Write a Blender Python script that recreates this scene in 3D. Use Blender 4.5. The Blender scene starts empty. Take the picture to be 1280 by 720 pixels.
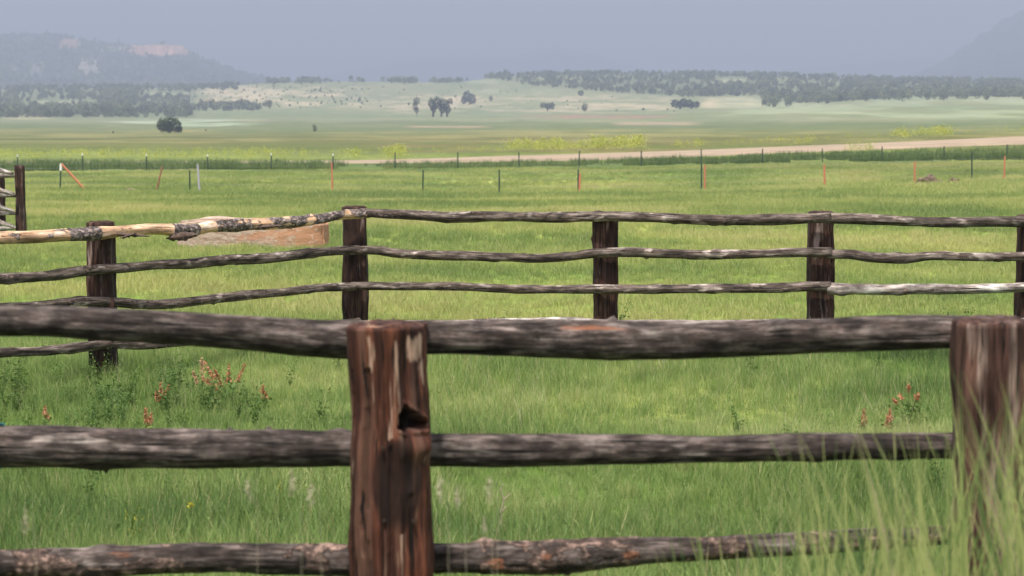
import bpy, bmesh, math, random
import numpy as np
from mathutils import Vector, Matrix, noise
random.seed(7)
R = math.radians
sc = bpy.context.scene
COL = sc.collection

# ------------------------------------------------------------------ camera
F = 2489.0            # focal length in photo pixels (photo 1280 wide)
CAMZ = 2.1
PITCH = math.atan(220 / F)
cp, sp = math.cos(PITCH), math.sin(PITCH)
cam_d = bpy.data.cameras.new('camera')
cam = bpy.data.objects.new('camera', cam_d); COL.objects.link(cam)
cam.location = (0, 0, CAMZ)
cam.rotation_euler = (math.pi / 2 - PITCH, 0, 0)
cam_d.sensor_width = 36; cam_d.lens = 36 * F / 1280
cam_d.clip_start = 0.1; cam_d.clip_end = 40000
cam_d.dof.use_dof = True; cam_d.dof.focus_distance = 18; cam_d.dof.aperture_fstop = 5.0
sc.camera = cam

def at(px, py, D):
    """point at world depth D seen at photo pixel px, py"""
    x = (px - 640) / F; y = -(py - 360) / F
    d = Vector((x, cp + y * sp, -sp + y * cp))
    d *= D / d.y
    return Vector((d.x, d.y, d.z + CAMZ))

def proj(X, Y, Z):
    z = Z - CAMZ
    dep = Y * cp - z * sp
    up = Y * sp + z * cp
    return 640 + F * X / dep, 360 - F * up / dep

# ------------------------------------------------------------------ terrain
PXN = np.array([0, 120, 250, 330, 450, 560, 640, 800, 960, 1100, 1280], float)
def zy(z, D):
    return proj(0.0, D, z)[1]
rows = []
for D, z in ((3, .52), (5, .46), (6.4, .33), (8.5, .03), (12, 0), (17, 0), (34, -.15)):
    rows.append((D, [zy(z, D)] * 11))
rows += [
 (60,  [251,251,251,251,251,251,250,249,248,247,245]),
 (80,  [238,238,239,239,240,241,242,240,236,231,224]),
 (115, [215,214,213,213,212,211,210,208,205,203,201]),
 (135, [208,208,208,208,208,207.5,206.5,203,197.5,194,188.5]),
 (147, [205,205,205,204.5,204.5,204,203,199.5,193,188,181.5]),
 (153, [203,203,203,202.5,201.5,198.5,195.5,191,185,179.5,171]),
 (165, [198,198,198,197,196,193,190,186,181,175,166]),
 (200, [190,190,190,190,189,186,184,180,176,170,162]),
 (350, [175,175,175,175,174,172,170,167,163,158,152]),
 (600, [162,162,162,161,160,158,156,154,152,147,142]),
 (900, [152,152,152,151,151,150,149,145,140,136,132]),
 (1200,[147,147,147,145,144,144,143,139,134,128,124]),
 (1500,[138,137,138,135,134,134,131,126,123,120,118]),
 (1800,[125,124,127,121,120,119,113,110,109,109,109]),
 (2200,[112,110,110,104,102,103, 95, 93, 95,100,103]),
 (2700,[114,112,112,108,108,110,100, 97, 99,105,107]),
 (4000,[126,126,126,126,126,126,124,122,122,124,124]),
 (12000,[136]*11)]
LD = np.log(np.array([r[0] for r in rows])); YT = np.array([r[1] for r in rows])
def pchip(x, y, xi):
    h = np.diff(x); d = np.diff(y) / h; n = len(x); m = np.zeros(n)
    for i in range(1, n - 1):
        if d[i-1] * d[i] > 0:
            w1 = 2*h[i] + h[i-1]; w2 = h[i] + 2*h[i-1]
            m[i] = (w1 + w2) / (w1 / d[i-1] + w2 / d[i])
    m[0] = d[0]; m[-1] = d[-1]
    k = np.clip(np.searchsorted(x, xi) - 1, 0, n - 2)
    t = (xi - x[k]) / h[k]; t2 = t*t; t3 = t2*t
    return (2*t3-3*t2+1)*y[k] + (t3-2*t2+t)*h[k]*m[k] + (-2*t3+3*t2)*y[k+1] + (t3-t2)*h[k]*m[k+1]
NL, NP = 1600, 60
lgrid = np.linspace(LD[0], LD[-1], NL)
pgrid = np.linspace(-60, 1340, NP)
YN = np.array([pchip(LD, YT[:, j], lgrid) for j in range(11)])        # 11 x NL
TY = np.array([[0.0]*NP]*NL)
for i in range(NL):
    TY[i] = pchip(PXN, YN[:, i], np.clip(pgrid, 0, 1280))
DG = np.exp(lgrid)[:, None]
yy = -(TY - 360) / F
TZ = CAMZ + DG * (-sp + yy * cp) / (cp + yy * sp)

def gz(X, Y):
    X = np.asarray(X, float); Y = np.asarray(Y, float)
    Yc = np.maximum(Y, 3.0)
    px = 640 + F * X / Yc / cp
    u = (np.log(Yc) - LD[0]) / (LD[-1] - LD[0]) * (NL - 1)
    v = (px + 60) / 1400 * (NP - 1)
    u = np.clip(u, 0, NL - 1.001); v = np.clip(v, 0, NP - 1.001)
    i = u.astype(int); j = v.astype(int); fu = u - i; fv = v - j
    return (TZ[i, j]*(1-fu)*(1-fv) + TZ[i+1, j]*fu*(1-fv) + TZ[i, j+1]*(1-fu)*fv + TZ[i+1, j+1]*fu*fv)
def gnd(px, D):
    X = (px - 640) / F * D * cp
    return Vector((X, D, float(gz(X, D))))

def vnoise(x, y, seed=0):
    xi = np.floor(x).astype(np.int64); yi = np.floor(y).astype(np.int64)
    fx = x - xi; fy = y - yi; fx = fx*fx*(3-2*fx); fy = fy*fy*(3-2*fy)
    def h(a, b):
        n = (a * 374761393 + b * 668265263 + seed * 1442695041) & 0x7fffffff
        n = (n ^ (n >> 13)) * 1274126177 & 0x7fffffff
        return ((n ^ (n >> 16)) & 0xffff) / 65535.0
    return (h(xi, yi)*(1-fx)*(1-fy) + h(xi+1, yi)*fx*(1-fy) + h(xi, yi+1)*(1-fx)*fy + h(xi+1, yi+1)*fx*fy)
def fbm(x, y, seed=0, o=4):
    t = 0; a = .5; s = 0
    for k in range(o):
        t = t + a * vnoise(x, y, seed + k); s += a; a *= .5; x = x * 2.03; y = y * 2.03
    return t / s

# ------------------------------------------------------------------ materials
def new_mat(name):
    m = bpy.data.materials.new(name); m.use_nodes = True
    nt = m.node_tree
    for n in list(nt.nodes): nt.nodes.remove(n)
    return m, nt
def N(nt, t, **kw):
    n = nt.nodes.new(t)
    for k, v in kw.items():
        if k in n.inputs.keys(): n.inputs[k].default_value = v
        else: setattr(n, k, v)
    return n
def L(nt, a, b): nt.links.new(a, b)
def ramp(nt, fac, stops):
    r = N(nt, 'ShaderNodeValToRGB'); L(nt, fac, r.inputs['Fac'])
    e = r.color_ramp.elements
    while len(e) < len(stops): e.new(.5)
    for i, (p, c) in enumerate(stops):
        e[i].position = p; e[i].color = (*c, 1) if len(c) == 3 else c
    return r.outputs['Color']
def mixc(nt, fac, a, b, mode='MIX'):
    m = N(nt, 'ShaderNodeMix', data_type='RGBA', blend_type=mode)
    if isinstance(fac, (int, float)): m.inputs[0].default_value = fac
    else: L(nt, fac, m.inputs[0])
    for s, i in ((a, 6), (b, 7)):
        if isinstance(s, tuple): m.inputs[i].default_value = (*s, 1)
        else: L(nt, s, m.inputs[i])
    return m.outputs[2]
def noise_n(nt, vec, scale, detail=4, rough=.55, mapping=None):
    if mapping:
        mp = N(nt, 'ShaderNodeMapping'); mp.inputs['Scale'].default_value = mapping; L(nt, vec, mp.inputs['Vector']); vec = mp.outputs[0]
    n = N(nt, 'ShaderNodeTexNoise', Scale=scale, Detail=detail, Roughness=rough); L(nt, vec, n.inputs['Vector'])
    return n.outputs[0]
def mathn(nt, op, a, b=None, clamp=False):
    m = N(nt, 'ShaderNodeMath', operation=op, use_clamp=clamp)
    for s, i in ((a, 0), (b, 1)):
        if s is None: continue
        if isinstance(s, (int, float)): m.inputs[i].default_value = s
        else: L(nt, s, m.inputs[i])
    return m.outputs[0]

def wood_mat(name, dark, mid, light, pale, pale_amt=.62, bark_c=(.05, .035, .03), pale_len=1.2, spec=.25, gl=4.5, tint=None, worn=(.5, .4, .3)):
    """weathered timber: grain, cracks, pale worn streaks, bark patches (attribute bark), rot (attribute rot)"""
    m, nt = new_mat(name)
    a = N(nt, 'ShaderNodeAttribute', attribute_name='rest'); v = a.outputs['Vector']
    oi = N(nt, 'ShaderNodeObjectInfo')
    g1 = noise_n(nt, v, 1, 7, .68, (gl, 38, 38))
    g2 = noise_n(nt, v, 1, 5, .6, (3.4, 80, 80)); g3 = noise_n(nt, v, 1, 4, .6, (gl * 1.8, 16, 16))
    p1 = noise_n(nt, v, 1, 4, .6, (pale_len, 13, 13))
    p2 = noise_n(nt, v, 1, 3, .6, (4, 7, 7))
    big = noise_n(nt, v, 1, 3, .5, (1.1, 4, 4))
    c = ramp(nt, g1, [(.32, dark), (.47, mid), (.62, light)])
    c = mixc(nt, ramp(nt, p1, [(pale_amt, (0, 0, 0)), (pale_amt + .09, (1, 1, 1))]), c, pale)
    c = mixc(nt, ramp(nt, big, [(.38, (.75, .75, .75)), (.6, (0, 0, 0))]), c, mixc(nt, .6, c, dark))
    c = mixc(nt, 1.0, c, ramp(nt, g3, [(.33, (.42, .40, .40)), (.5, (1, 1, 1)), (.66, (1.55, 1.5, 1.5))]), 'MULTIPLY')
    if tint: c = mixc(nt, ramp(nt, noise_n(nt, v, 1, 3, .5, (1.3, 22, 22)), [(.54, (0, 0, 0)), (.62, (.7, .7, .7))]), c, tint)
    crack = ramp(nt, g2, [(.37, (1, 1, 1)), (.42, (0, 0, 0))])
    c = mixc(nt, crack, c, tuple(x * .35 for x in dark))
    # bark patches
    b = N(nt, 'ShaderNodeAttribute', attribute_name='bark').outputs['Fac']
    bn = noise_n(nt, v, 1, 5, .65, (26, 34, 34))
    bfac = mathn(nt, 'ADD', mathn(nt, 'MULTIPLY', b, 1.0), mathn(nt, 'MULTIPLY', mathn(nt, 'SUBTRACT', p2, .5), 2.2))
    bfac = mathn(nt, 'ADD', bfac, mathn(nt, 'MULTIPLY', mathn(nt, 'SUBTRACT', bn, .5), .5))
    bf = ramp(nt, bfac, [(.44, (0, 0, 0)), (.5, (1, 1, 1))])
    bcol = ramp(nt, bn, [(.36, tuple(x * .3 for x in bark_c)), (.52, bark_c), (.68, tuple(min(.6, x * 4.5) for x in bark_c))])
    bf = mathn(nt, 'MULTIPLY', bf, ramp(nt, b, [(.02, (0, 0, 0)), (.12, (1, 1, 1))]))
    c = mixc(nt, bf, c, bcol)
    rot = N(nt, 'ShaderNodeAttribute', attribute_name='rot').outputs['Fac']
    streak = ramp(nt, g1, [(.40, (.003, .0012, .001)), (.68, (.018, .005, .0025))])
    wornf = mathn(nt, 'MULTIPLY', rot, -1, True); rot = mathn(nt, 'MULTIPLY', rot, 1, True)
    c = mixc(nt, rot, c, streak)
    wn = noise_n(nt, v, 1, 5, .7, (6, 60, 60))
    wn = noise_n(nt, v, 1, 4, .65, (4, 75, 75))
    keep = ramp(nt, wornf, [(.02, (0, 0, 0)), (.12, (1, 1, 1))])
    wornf = mathn(nt, 'ADD', mathn(nt, 'MULTIPLY', wornf, .75), mathn(nt, 'MULTIPLY', mathn(nt, 'SUBTRACT', wn, .5), 2.6))
    wornf = mathn(nt, 'MULTIPLY', mathn(nt, 'MULTIPLY', ramp(nt, wornf, [(.22, (0, 0, 0)), (.62, (1, 1, 1))]), keep), .85)
    c = mixc(nt, wornf, c, worn)
    bs = N(nt, 'ShaderNodeBsdfPrincipled', Roughness=.82); bs.inputs['Specular IOR Level'].default_value = spec
    L(nt, c, bs.inputs['Base Color'])
    hsum = mathn(nt, 'ADD', mathn(nt, 'MULTIPLY', g1, .6), mathn(nt, 'MULTIPLY', g2, .5))
    hsum = mathn(nt, 'ADD', hsum, mathn(nt, 'MULTIPLY', mathn(nt, 'MULTIPLY', bn, bf), 1.6))
    bp = N(nt, 'ShaderNodeBump', Strength=.9, Distance=.012); L(nt, hsum, bp.inputs['Height']); L(nt, bp.outputs[0], bs.inputs['Normal'])
    o = N(nt, 'ShaderNodeOutputMaterial'); L(nt, bs.outputs[0], o.inputs[0])
    return m

M = {}
M['rail_near'] = wood_mat('weathered_rail', (.010, .0068, .006), (.050, .036, .032), (.17, .138, .128), (.31, .265, .245), .60, (.09, .06, .05), 2.4, worn=(.24, .095, .052), gl=8)
M['post_near'] = wood_mat('red_brown_post', (.007, .002, .0013), (.052, .0145, .0075), (.15, .052, .028), (.50, .33, .23), .57, (.04, .015, .01), .8, .3, 1.6, (.13, .065, .045), (.46, .31, .235))
M['post_grey'] = wood_mat('grey_brown_post', (.009, .004, .003), (.055, .024, .018), (.135, .070, .052), (.36, .26, .22), .58, (.04, .02, .015), 1, .25, 2, (.11, .075, .068))
M['rail_mid'] = wood_mat('grey_rail', (.022, .015, .012), (.085, .063, .052), (.22, .18, .16), (.40, .34, .31), .57, (.05, .035, .03), 5)
M['rail_white'] = wood_mat('bleached_rail', (.07, .055, .05), (.28, .23, .21), (.42, .37, .35), (.62, .58, .55), .50, (.10, .07, .06), 3)
M['rail_peeled'] = wood_mat('peeled_rail', (.42, .24, .14), (.62, .40, .26), (.74, .54, .40), (.80, .66, .56), .6, (.12, .095, .09), 2, gl=2)
M['post_mid'] = wood_mat('dark_post', (.008, .0035, .0025), (.042, .018, .012), (.095, .052, .038), (.28, .21, .19), .60, (.03, .02, .02), 1.6, gl=2.5)

def simple(name, col, rough=.8, var=.25, scale=6, metal=0):
    m, nt = new_mat(name)
    tc = N(nt, 'ShaderNodeTexCoord')
    n = noise_n(nt, tc.outputs['Object'], scale, 5, .6)
    c = ramp(nt, n, [(.3, tuple(x * (1 - var) for x in col)), (.7, tuple(min(1, x * (1 + var)) for x in col))])
    bs = N(nt, 'ShaderNodeBsdfPrincipled', Roughness=rough, Metallic=metal); bs.inputs['Specular IOR Level'].default_value = .3
    L(nt, c, bs.inputs['Base Color'])
    o = N(nt, 'ShaderNodeOutputMaterial'); L(nt, bs.outputs[0], o.inputs[0])
    return m
M['steel_green'] = simple('green_steel', (.035, .06, .045), .6)
M['orange'] = simple('orange_paint', (.50, .17, .10), .7, .15)
M['rust'] = simple('rusty_steel', (.28, .12, .08), .8, .4)
M['white_cap'] = simple('white_paint', (.75, .75, .75), .6, .1)
M['pvc'] = simple('pale_plastic', (.38, .35, .42), .5, .1)
M['wire'] = simple('galvanised_wire', (.2, .2, .2), .5, .1)
M['teal'] = simple('teal_twine', (.02, .32, .36), .6, .2)
M['soil'] = simple('dug_soil', (.15, .105, .08), .95, .6, 5)
M['bark'] = simple('bark_flake', (.09, .06, .05), .9, .5, 60)
M['trunk'] = simple('trunk_bark', (.07, .055, .045), .9, .3, 2)
M['nail'] = simple('rusty_nail', (.03, .018, .012), .6, .2)

def leaf_mat(name, cols, trans=.35, posscale=.35, rnd=.5, posmix=.5, rough=.6, straw=0):
    """foliage: colour by instance / island and by place, light partly passing through"""
    m, nt = new_mat(name)
    oi = N(nt, 'ShaderNodeObjectInfo'); ge = N(nt, 'ShaderNodeNewGeometry')
    n = noise_n(nt, ge.outputs['Position'], posscale, 5, .6)
    n = mathn(nt, 'MULTIPLY', mathn(nt, 'SUBTRACT', n, .5), posmix * 3.2)
    r = mathn(nt, 'MULTIPLY', mathn(nt, 'SUBTRACT', oi.outputs['Random'], .5), rnd)
    n_b = noise_n(nt, ge.outputs['Position'], 1, 3, .5, (posscale * .25, posscale * .5, 1))
    n = mathn(nt, 'ADD', n, mathn(nt, 'MULTIPLY', mathn(nt, 'SUBTRACT', n_b, .5), posmix * 2.6))
    i = mathn(nt, 'MULTIPLY', mathn(nt, 'SUBTRACT', ge.outputs['Random Per Island'], .5), rnd * .9)
    f = mathn(nt, 'ADD', mathn(nt, 'ADD', n, r), mathn(nt, 'ADD', i, .5), True)
    k = len(cols)
    c = ramp(nt, f, [(j / (k - 1), cc) for j, cc in enumerate(cols)])
    if straw: c = mixc(nt, ramp(nt, ge.outputs['Random Per Island'], [(1 - straw, (0, 0, 0)), (1 - straw + .01, (1, 1, 1))]), c, (.50, .43, .24))
    d = N(nt, 'ShaderNodeBsdfPrincipled', Roughness=rough); d.inputs['Specular IOR Level'].default_value = .25
    L(nt, c, d.inputs['Base Color'])
    t = N(nt, 'ShaderNodeBsdfTranslucent'); L(nt, c, t.inputs['Color'])
    mx = N(nt, 'ShaderNodeMixShader', Fac=trans); L(nt, d.outputs[0], mx.inputs[1]); L(nt, t.outputs[0], mx.inputs[2])
    o = N(nt, 'ShaderNodeOutputMaterial'); L(nt, mx.outputs[0], o.inputs[0])
    return m
G0, G1, G2, G3 = (.10, .175, .05), (.185, .28, .078), (.285, .375, .115), (.43, .45, .20)
M['grass'] = leaf_mat('grass_blades', [G0, G1, G2, G3], .4, .45, .6, .7, straw=.05)
M['grass_far'] = leaf_mat('grass_far_blades', [(.175, .245, .075), (.27, .335, .10), (.38, .405, .14), (.47, .44, .19)], .4, .16, .4, .95, straw=.09)
M['grass_dry'] = leaf_mat('dry_grass', [(.40, .34, .22), (.5, .45, .33)], .3)
M['weed'] = leaf_mat('weed_leaves', [(.06, .12, .028), (.10, .17, .04), (.16, .24, .06)], .3, .8)
M['reed'] = leaf_mat('ditch_weeds', [(.085, .135, .045), (.13, .19, .06), (.21, .25, .09)], .3, .08, .4, .7)
M['tallgrass'] = leaf_mat('tall_blades', [(.06, .12, .045), (.19, .26, .08), (.42, .45, .17)], .45, .8, 1.9, .5, straw=.08)
M['dock'] = leaf_mat('dock_seeds', [(.42, .17, .085), (.55, .27, .15), (.60, .38, .25)], .3, 3)
M['yellow'] = leaf_mat('yellow_petals', [(.50, .46, .06), (.62, .56, .08)], .3, 2)
M['mustard'] = leaf_mat('mustard_heads', [(.28, .34, .09), (.42, .45, .09), (.52, .50, .11)], .3, 1)
M['crown'] = leaf_mat('tree_leaves', [(.018, .032, .012), (.035, .055, .02), (.06, .085, .03)], .15, .3, .5, .4)
M['juniper'] = leaf_mat('juniper_leaves', [(.05, .08, .035), (.095, .125, .05), (.21, .225, .10)], .1, .02, 1.0, .6)

# ground
gm, nt = new_mat('meadow_ground')
va = N(nt, 'ShaderNodeAttribute', attribute_name='base'); ge = N(nt, 'ShaderNodeNewGeometry')
P = ge.outputs['Position']
n1 = noise_n(nt, P, 1, 6, .62, (.11, .035, .1)); n2 = noise_n(nt, P, 1, 5, .6, (1.3, .6, 1)); n3 = noise_n(nt, P, 1, 4, .6, (.012, .004, .01))
c = mixc(nt, 1.0, va.outputs['Color'], ramp(nt, n1, [(.3, (.75, .8, .72)), (.5, (1, 1, 1)), (.7, (1.2, 1.1, 1.1))]), 'MULTIPLY')
c = mixc(nt, 1.0, c, ramp(nt, n2, [(.3, (.8, .8, .8)), (.7, (1.15, 1.15, 1.15))]), 'MULTIPLY')
c = mixc(nt, 1.0, c, ramp(nt, n3, [(.35, (.82, .88, .85)), (.65, (1.15, 1.1, 1.1))]), 'MULTIPLY')
bs = N(nt, 'ShaderNodeBsdfPrincipled', Roughness=.95); bs.inputs['Specular IOR Level'].default_value = .1
L(nt, c, bs.inputs['Base Color'])
bp = N(nt, 'ShaderNodeBump', Strength=.6, Distance=.15); L(nt, n2, bp.inputs['Height']); L(nt, bp.outputs[0], bs.inputs['Normal'])
o = N(nt, 'ShaderNodeOutputMaterial'); L(nt, bs.outputs[0], o.inputs[0])
M['ground'] = gm
# mountain / rock
def rock_ground(name, fs):
    m, nt = new_mat(name)
    va = N(nt, 'ShaderNodeAttribute', attribute_name='base'); ge = N(nt, 'ShaderNodeNewGeometry')
    n1 = noise_n(nt, ge.outputs['Position'], fs, 6, .65)
    c = mixc(nt, 1.0, va.outputs['Color'], ramp(nt, n1, [(.35, (.45, .5, .5)), (.6, (1.4, 1.4, 1.4))]), 'MULTIPLY')
    bs = N(nt, 'ShaderNodeBsdfPrincipled', Roughness=.95); bs.inputs['Specular IOR Level'].default_value = .1
    L(nt, c, bs.inputs['Base Color'])
    o = N(nt, 'ShaderNodeOutputMaterial'); L(nt, bs.outputs[0], o.inputs[0])
    return m
M['mount'] = rock_ground('mountain_side', .03)
# dirt road
m, nt = new_mat('dirt_road'); ge = N(nt, 'ShaderNodeNewGeometry')
n1 = noise_n(nt, ge.outputs['Position'], 1, 5, .6, (.25, 2.5, 1))
c = ramp(nt, n1, [(.3, (.22, .165, .115)), (.7, (.35, .265, .19))])
bs = N(nt, 'ShaderNodeBsdfPrincipled', Roughness=.95); L(nt, c, bs.inputs['Base Color'])
o = N(nt, 'ShaderNodeOutputMaterial'); L(nt, bs.outputs[0], o.inputs[0]); M['road'] = m
# stained concrete block
m, nt = new_mat('stained_concrete'); tc = N(nt, 'ShaderNodeTexCoord'); v = tc.outputs['Object']
n1 = noise_n(nt, v, 1, 5, .62, (1.3, 1, 4)); n2 = noise_n(nt, v, 1, 4, .6, (6, 6, 30)); n3 = noise_n(nt, v, 14, 5, .65)
c = ramp(nt, n2, [(.3, (.26, .16, .12)), (.6, (.50, .38, .31))])
sxb = N(nt, 'ShaderNodeSeparateXYZ'); L(nt, v, sxb.inputs[0])
n1 = mathn(nt, 'ADD', n1, mathn(nt, 'MULTIPLY', sxb.outputs[0], .12))
c = mixc(nt, ramp(nt, n1, [(.53, (0, 0, 0)), (.62, (1, 1, 1))]), c, mixc(nt, n2, (.30, .14, .08), (.55, .30, .18)))
c = mixc(nt, ramp(nt, n3, [(.58, (0, 0, 0)), (.68, (.8, .8, .8))]), c, (.5, .46, .42))
bs = N(nt, 'ShaderNodeBsdfPrincipled', Roughness=.9); L(nt, c, bs.inputs['Base Color'])
bp = N(nt, 'ShaderNodeBump', Strength=.8, Distance=.03); L(nt, n3, bp.inputs['Height']); L(nt, bp.outputs[0], bs.inputs['Normal'])
o = N(nt, 'ShaderNodeOutputMaterial'); L(nt, bs.outputs[0], o.inputs[0]); M['block'] = m

# ------------------------------------------------------------------ object helpers
def tag(o, label=None, cat=None, group=None, kind=None):
    if label: o['label'] = label
    if cat: o['category'] = cat
    if group: o['group'] = group
    if kind: o['kind'] = kind
    return o
def link(name, me, mat, parent=None, loc=None):
    o = bpy.data.objects.new(name, me); COL.objects.link(o)
    if mat and not me.materials: me.materials.append(mat)
    if parent: o.parent = parent
    if loc is not None: o.location = loc
    return o
def empty(name, loc, label, cat, group=None):
    o = bpy.data.objects.new(name, None); COL.objects.link(o); o.location = loc; o.empty_display_size = .1
    return tag(o, label, cat, group)
def mesh_of(name, V, Fc, smooth=False):
    me = bpy.data.meshes.new(name); me.from_pydata([tuple(v) for v in V], [], Fc)
    if smooth: me.polygons.foreach_set('use_smooth', [True] * len(me.polygons))
    me.update(); return me
def fattr(me, name, data, typ='FLOAT'):
    a = me.attributes.new(name, typ, 'POINT')
    a.data.foreach_set('vector' if typ == 'FLOAT_VECTOR' else ('color' if typ == 'FLOAT_COLOR' else 'value'), np.asarray(data, dtype=np.float32).ravel())

def resample(pts, rad, ds):
    """Catmull-Rom through pts"""
    n = len(pts); out = []; rr = []
    for i in range(n - 1):
        p0 = pts[max(i-1, 0)]; p1 = pts[i]; p2 = pts[i+1]; p3 = pts[min(i+2, n-1)]
        if i == 0: p0 = p1 * 2 - p2
        if i == n - 2: p3 = p2 * 2 - p1
        k = max(1, int((p2 - p1).length / ds))
        for j in range(k):
            t = j / k; t2 = t*t; t3 = t2*t
            out.append(.5 * ((2*p1) + (p2-p0)*t + (2*p0-5*p1+4*p2-p3)*t2 + (3*p1-p0-3*p2+p3)*t3))
            rr.append(rad[i] * (1-t) + rad[i+1] * t)
    out.append(pts[-1].copy()); rr.append(rad[-1])
    return out, rr

def log_mesh(name, pts, rad, seed, ds=.02, seg=26, rough=.07, ridge=.035, wander=.006, square=0, disp=None, bark=None, rot=None, rot0=0, origin=None, capn=4, knots=1.2, endrag=0, stubs=0):
    P_, R_ = resample(pts, rad, ds)
    V = []; rest = []; bk = []; rt = []; Fc = []
    s = 0; rng = random.Random(seed)
    total = sum((P_[i+1]-P_[i]).length for i in range(len(P_)-1))
    kn = [(rng.uniform(.05, total), rng.uniform(0, 6.28), rng.uniform(.12, .32), rng.uniform(.025, .05)) for _ in range(int(total * knots))]
    st_ = [(rng.uniform(.05, total), rng.uniform(0, 6.28), rng.uniform(.007, .014)) for _ in range(int(total * stubs))]
    X0 = None
    nr = len(P_)
    for i, p in enumerate(P_):
        if i: s += (P_[i] - P_[i-1]).length
        d = (P_[min(i+1, nr-1)] - P_[max(i-1, 0)]).normalized()
        if X0 is None:
            ref = Vector((0, 0, 1)) if abs(d.z) < .8 else Vector((0, -1, 0))
            X0 = (ref - d * ref.dot(d)).normalized()
        else: X0 = (X0 - d * X0.dot(d)).normalized()
        Y0 = d.cross(X0)
        w = Vector((noise.noise((s*1.7, seed, 0)), noise.noise((s*1.7, seed, 5)), noise.noise((s*1.7, seed, 9)))) * wander
        r0 = R_[i] * (1 + .10 * noise.noise((s * 2.3, seed * 3.1, 2)))
        for k in range(seg):
            th = 2 * math.pi * k / seg + rot0
            c_, s_ = math.cos(th), math.sin(th)
            r = r0
            if square:
                q = (abs(c_)**8 + abs(s_)**8) ** (-1/8)
                r *= 1 + (q - 1.08) * square
            r *= 1 + rough * noise.noise((s * 5, c_ * 1.5 + seed, s_ * 1.5)) * 1.6 + ridge * noise.noise((s * 1.6, c_ * 5 + seed, s_ * 5)) * 2
            r *= 1 + .018 * noise.noise((s * 24, c_ * 9 + seed, s_ * 9))
            for ks, kt, ka, kw in kn:
                if abs(s - ks) < .15:
                    dt = (th - kt + math.pi) % (2*math.pi) - math.pi
                    q = ((s-ks)/kw)**2 + (dt * r0 / kw)**2
                    if q < 8: r *= 1 + ka * math.exp(-q)
            b = bark(s, th, p) if bark else 0
            if b > .4: r *= 1.05 + .08 * noise.noise((s * 22, c_ * 6, s_ * 6 + seed))
            ro = 0
            if disp:
                dr, ro = disp(s, th, p); r += dr
            for ks, kt, kw in st_:
                if abs(s - ks) < .05:
                    dt = (th - kt + math.pi) % (2*math.pi) - math.pi; q = ((s-ks)/kw)**2 + (dt * r0 / kw)**2
                    if q < 6: r += r0 * .32 * math.exp(-q * 1.5)
            e = 0
            if endrag and (i == 0 or i == nr-1): e = endrag * noise.noise((c_*3+seed, s_*3, i))
            V.append(p + w + (X0 * c_ + Y0 * s_) * r + d * e)
            rest.append((s + seed * 3.7, r0 * c_, r0 * s_)); bk.append(b); rt.append(ro)
    for i in range(nr - 1):
        for k in range(seg):
            a = i*seg + k; b2 = i*seg + (k+1) % seg
            Fc.append((a, b2, b2 + seg, a + seg))
    for end in (0, nr - 1):
        base = end * seg; prev = [base + k for k in range(seg)]
        cen = sum((V[j] for j in prev), Vector()) / seg
        d = (P_[1]-P_[0]).normalized() * -1 if end == 0 else (P_[-1]-P_[-2]).normalized()
        for ring in range(1, capn):
            f_ = 1 - ring / capn; cur = []
            for k in range(seg):
                v = cen + (V[base + k] - cen) * f_
                v = v + d * (.006 + .02 * R_[end] + .008 * noise.noise(v * 25))
                rr_ = rest[base + k]
                cur.append(len(V)); V.append(v); rest.append((rr_[0] + .05 * ring, rr_[1] * f_, rr_[2] * f_)); bk.append(0); rt.append(0)
            for k in range(seg):
                q = (prev[k], prev[(k+1) % seg], cur[(k+1) % seg], cur[k])
                Fc.append(q if end else q[::-1])
            prev = cur
        V.append(cen + d * .012); rest.append((rest[base][0], 0, 0)); bk.append(0); rt.append(0)
        for k in range(seg):
            q = (prev[k], prev[(k+1) % seg], len(V)-1)
            Fc.append(q if end else q[::-1])
    org = origin or Vector()
    me = mesh_of(name, [v - org for v in V], Fc, True)
    bm = bmesh.new(); bm.from_mesh(me); bmesh.ops.recalc_face_normals(bm, faces=bm.faces); bm.to_mesh(me); bm.free()
    fattr(me, 'rest', rest, 'FLOAT_VECTOR'); fattr(me, 'bark', bk); fattr(me, 'rot', rt)
    return me

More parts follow.
